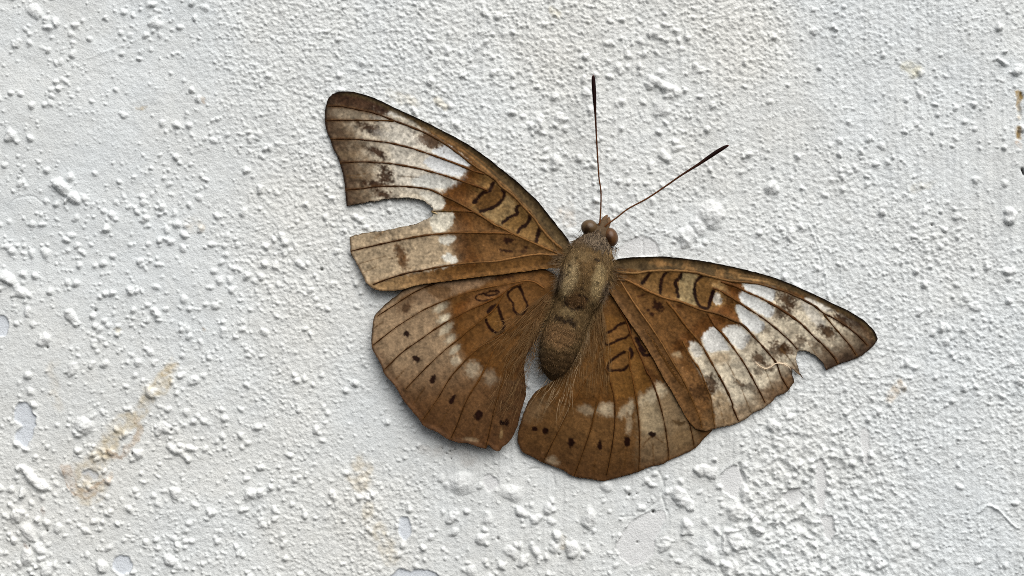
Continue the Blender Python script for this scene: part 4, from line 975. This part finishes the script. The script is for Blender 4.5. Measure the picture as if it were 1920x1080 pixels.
# ---- eyes
def ellipsoid(name, c, rx, ry, rz, turn, mat, parent, colfun, nu=48, nv=32):
    u = np.linspace(0, 2 * math.pi, nu, endpoint=False)[None]; v = np.linspace(0.01, math.pi - 0.01, nv)[:, None]
    X = np.sin(v) * np.cos(u); Y = np.sin(v) * np.sin(u); Z = np.cos(v) + 0 * u
    a = math.radians(turn)
    ex, ey = X * rx * math.cos(a) - Y * ry * math.sin(a), X * rx * math.sin(a) + Y * ry * math.cos(a)
    px, py, hh = c[0] + ex, c[1] + ey, c[2] + Z * rz
    i = np.arange(nu * nv).reshape(nv, nu); j = np.roll(i, -1, 1)
    return mesh_obj(name, at(px.ravel(), py.ravel(), hh.ravel()), np.stack([i[:-1], i[1:], j[1:], j[:-1]], -1).reshape(-1, 4), mat, parent, colfun(px.ravel(), py.ravel()))
def eye_col(sx, sy, base):
    def f(x, y):
        p = Paint(x, y, base, 280)
        for q_, r_, op in (((0, 0), 5.5, .75), ((-5, 5), 2.5, .6), ((4, 6), 2.2, .6), ((-1, -7), 2.0, .5)):
            p.blob(sx + q_[0], sy + q_[1], r_, r_, 0, (52, 30, 20), .5, op, .1)
        p.c *= (1 + .06 * np.sin(y * 2.2))[:, None]
        return p.c
    return f
ellipsoid('eye', (1105.5, 427, 46), 16.5, 15, 16, 20, eye_mat, butterfly, eye_col(1101, 430, (100, 78, 52)))
ellipsoid('eye', (1145, 445, 46), 14, 18, 16, -12, eye_mat, butterfly, eye_col(1141, 447, (102, 70, 42)))

# ---- tubes: antennae, palps, legs
def tube(name, pts, mat, parent, colfun, lift=-14.0, sides=12, flat=1.0):
    """pts: x, y, height, radius (photograph pixels)"""
    P = catmull(pts, 6)
    P[:, 2] += lift
    n = len(P)
    W = at(P[:, 0], P[:, 1], P[:, 2])
    T = np.gradient(W, axis=0); T /= np.linalg.norm(T, axis=1)[:, None]
    up = np.array([0, -1.0, 0])
    Sd = np.cross(T, up); Sd /= np.linalg.norm(Sd, axis=1)[:, None] + 1e-12
    Up = np.cross(Sd, T)
    a = np.linspace(0, 2 * math.pi, sides, endpoint=False)
    r = np.maximum(P[:, 3], 0.05)[:, None, None] * S
    ring = W[:, None] + r * (np.cos(a)[None, :, None] * Sd[:, None] + flat * np.sin(a)[None, :, None] * Up[:, None])
    V_ = np.vstack([ring.reshape(-1, 3), W[:1], W[-1:]])
    i = np.arange(n * sides).reshape(n, sides); j = np.roll(i, -1, 1)
    F_ = np.stack([i[:-1], i[1:], j[1:], j[:-1]], -1).reshape(-1, 4)
    c0 = np.stack([i[0], j[0], np.full(sides, n * sides), np.full(sides, n * sides)], -1)
    t = np.linspace(0, 1, n)
    cols = np.vstack([np.repeat(colfun(t), sides, 0), colfun(t[:1]), colfun(t[-1:])])
    return mesh_obj(name, V_, F_, mat, parent, cols)
def ramp(stops):
    ts_ = [s[0] for s in stops]; cs = np.array([C(*s[1]) for s in stops])
    return lambda t: np.stack([np.interp(t, ts_, cs[:, i]) for i in range(3)], 1)
ant = ramp([(0, (128, 84, 50)), (.35, (104, 62, 34)), (.55, (70, 36, 22)), (.68, (40, 16, 12)), (.9, (46, 14, 12)), (.96, (96, 24, 18)), (1, (128, 50, 34))])
def antenna(pts):
    L = len(pts)
    o = tube('antenna', pts, horn_mat, butterfly, ant)
    return o
antenna([(1123.5, 421, 66, 1.7), (1125, 414, 68, 1.5), (1126.6, 386.6, 72, 1.35), (1126.6, 357, 76, 1.3), (1123, 333, 78, 1.3), (1120.7, 297.7, 80, 1.4), (1118.6, 262, 80, 1.5), (1117, 229.6, 78, 1.7), (1116, 209, 76, 2.2), (1114.8, 188, 74, 3.3), (1113.4, 164, 71, 3.9), (1112.6, 149, 69, 3.4), (1112.4, 143, 68, 2.2), (1112.3, 141, 68, .3)])
antenna([(1134, 425.5, 66, 1.7), (1138, 421.5, 68, 1.5), (1157.7, 407, 72, 1.4), (1178.5, 391, 75, 1.4), (1214, 371.8, 78, 1.5), (1249.6, 348, 79, 1.6), (1279, 327.5, 78, 1.8), (1308.8, 308.8, 76, 2.6), (1326.6, 296.5, 74, 3.4), (1343, 285.5, 72, 3.8), (1357, 277, 70, 3.2), (1364, 273.5, 69, 2.0), (1366.5, 272.4, 69, .3)])
pal = ramp([(0, (112, 92, 72)), (.7, (120, 94, 70)), (1, (84, 56, 36))])
tube('palp', [(1128, 426, 54, 5), (1131, 418, 52, 6), (1134, 411, 50, 5), (1137.5, 405, 48, 2.5), (1139, 402.5, 47, .4)], body_mat, butterfly, pal)
tube('palp', [(1136, 428, 52, 5), (1139, 420, 49, 5.5), (1141, 414, 46, 4.5), (1141.5, 409, 44, 2.2), (1141.5, 406, 43, .4)], body_mat, butterfly, pal)
legc = ramp([(0, (110, 92, 70)), (1, (80, 60, 42))])
for hip, knee, foot in (((1078, 500, 20), (1040, 490, 20), (1000, 470)), ((1138, 512, 20), (1175, 530, 20), (1215, 545)), ((1068, 535, 18), (1030, 550, 18), (985, 580)), ((1120, 550, 18), (1150, 590, 17), (1185, 630))):
    f = (foot[0], foot[1], float(wall_h(foot[0], foot[1])) + 1.4)
    tube('leg', [(*hip, 4.5), (*knee, 3.2), ((knee[0] + f[0]) / 2, (knee[1] + f[1]) / 2, (knee[2] + f[2]) / 2 - 3, 2.4), (*f, 1.6), (f[0] + (f[0] - knee[0]) * .25, f[1] + (f[1] - knee[1]) * .25, float(wall_h(f[0] + (f[0] - knee[0]) * .25, f[1] + (f[1] - knee[1]) * .25)) + 1.2, 1.0)], body_mat, butterfly, legc, 0.0, sides=8)

# pale thread of torn membrane standing up from the damaged forewing
tp = B3((1060, 595), (1110, 640), (1170, 668), (1230, 650), (1290, 610), (1370, 615), (1420, 640), (1455, 675))
tube('torn_edge', [(x, y, float(RF_h(x, y)) + 2.0, r) for (x, y), r in zip(tp, (.4, .9, 1.1, 1.0, 1.3, 1.0, .9, .4))], fur_mat, wing_RF, ramp([(0, (206, 186, 158)), (1, (212, 192, 166))]), 0.0, sides=8)
tp2 = [(640 + 168, 395), (811, 398), (815, 399), (821, 402)]
tube('torn_edge', [(x, y, float(LF_h(x, y)) + 1.6, r) for (x, y), r in zip(tp2, (.5, 1.5, 1.2, .4))], fur_mat, wing_LF, ramp([(0, (70, 50, 24)), (1, (200, 176, 130))]), 0.0, sides=8)
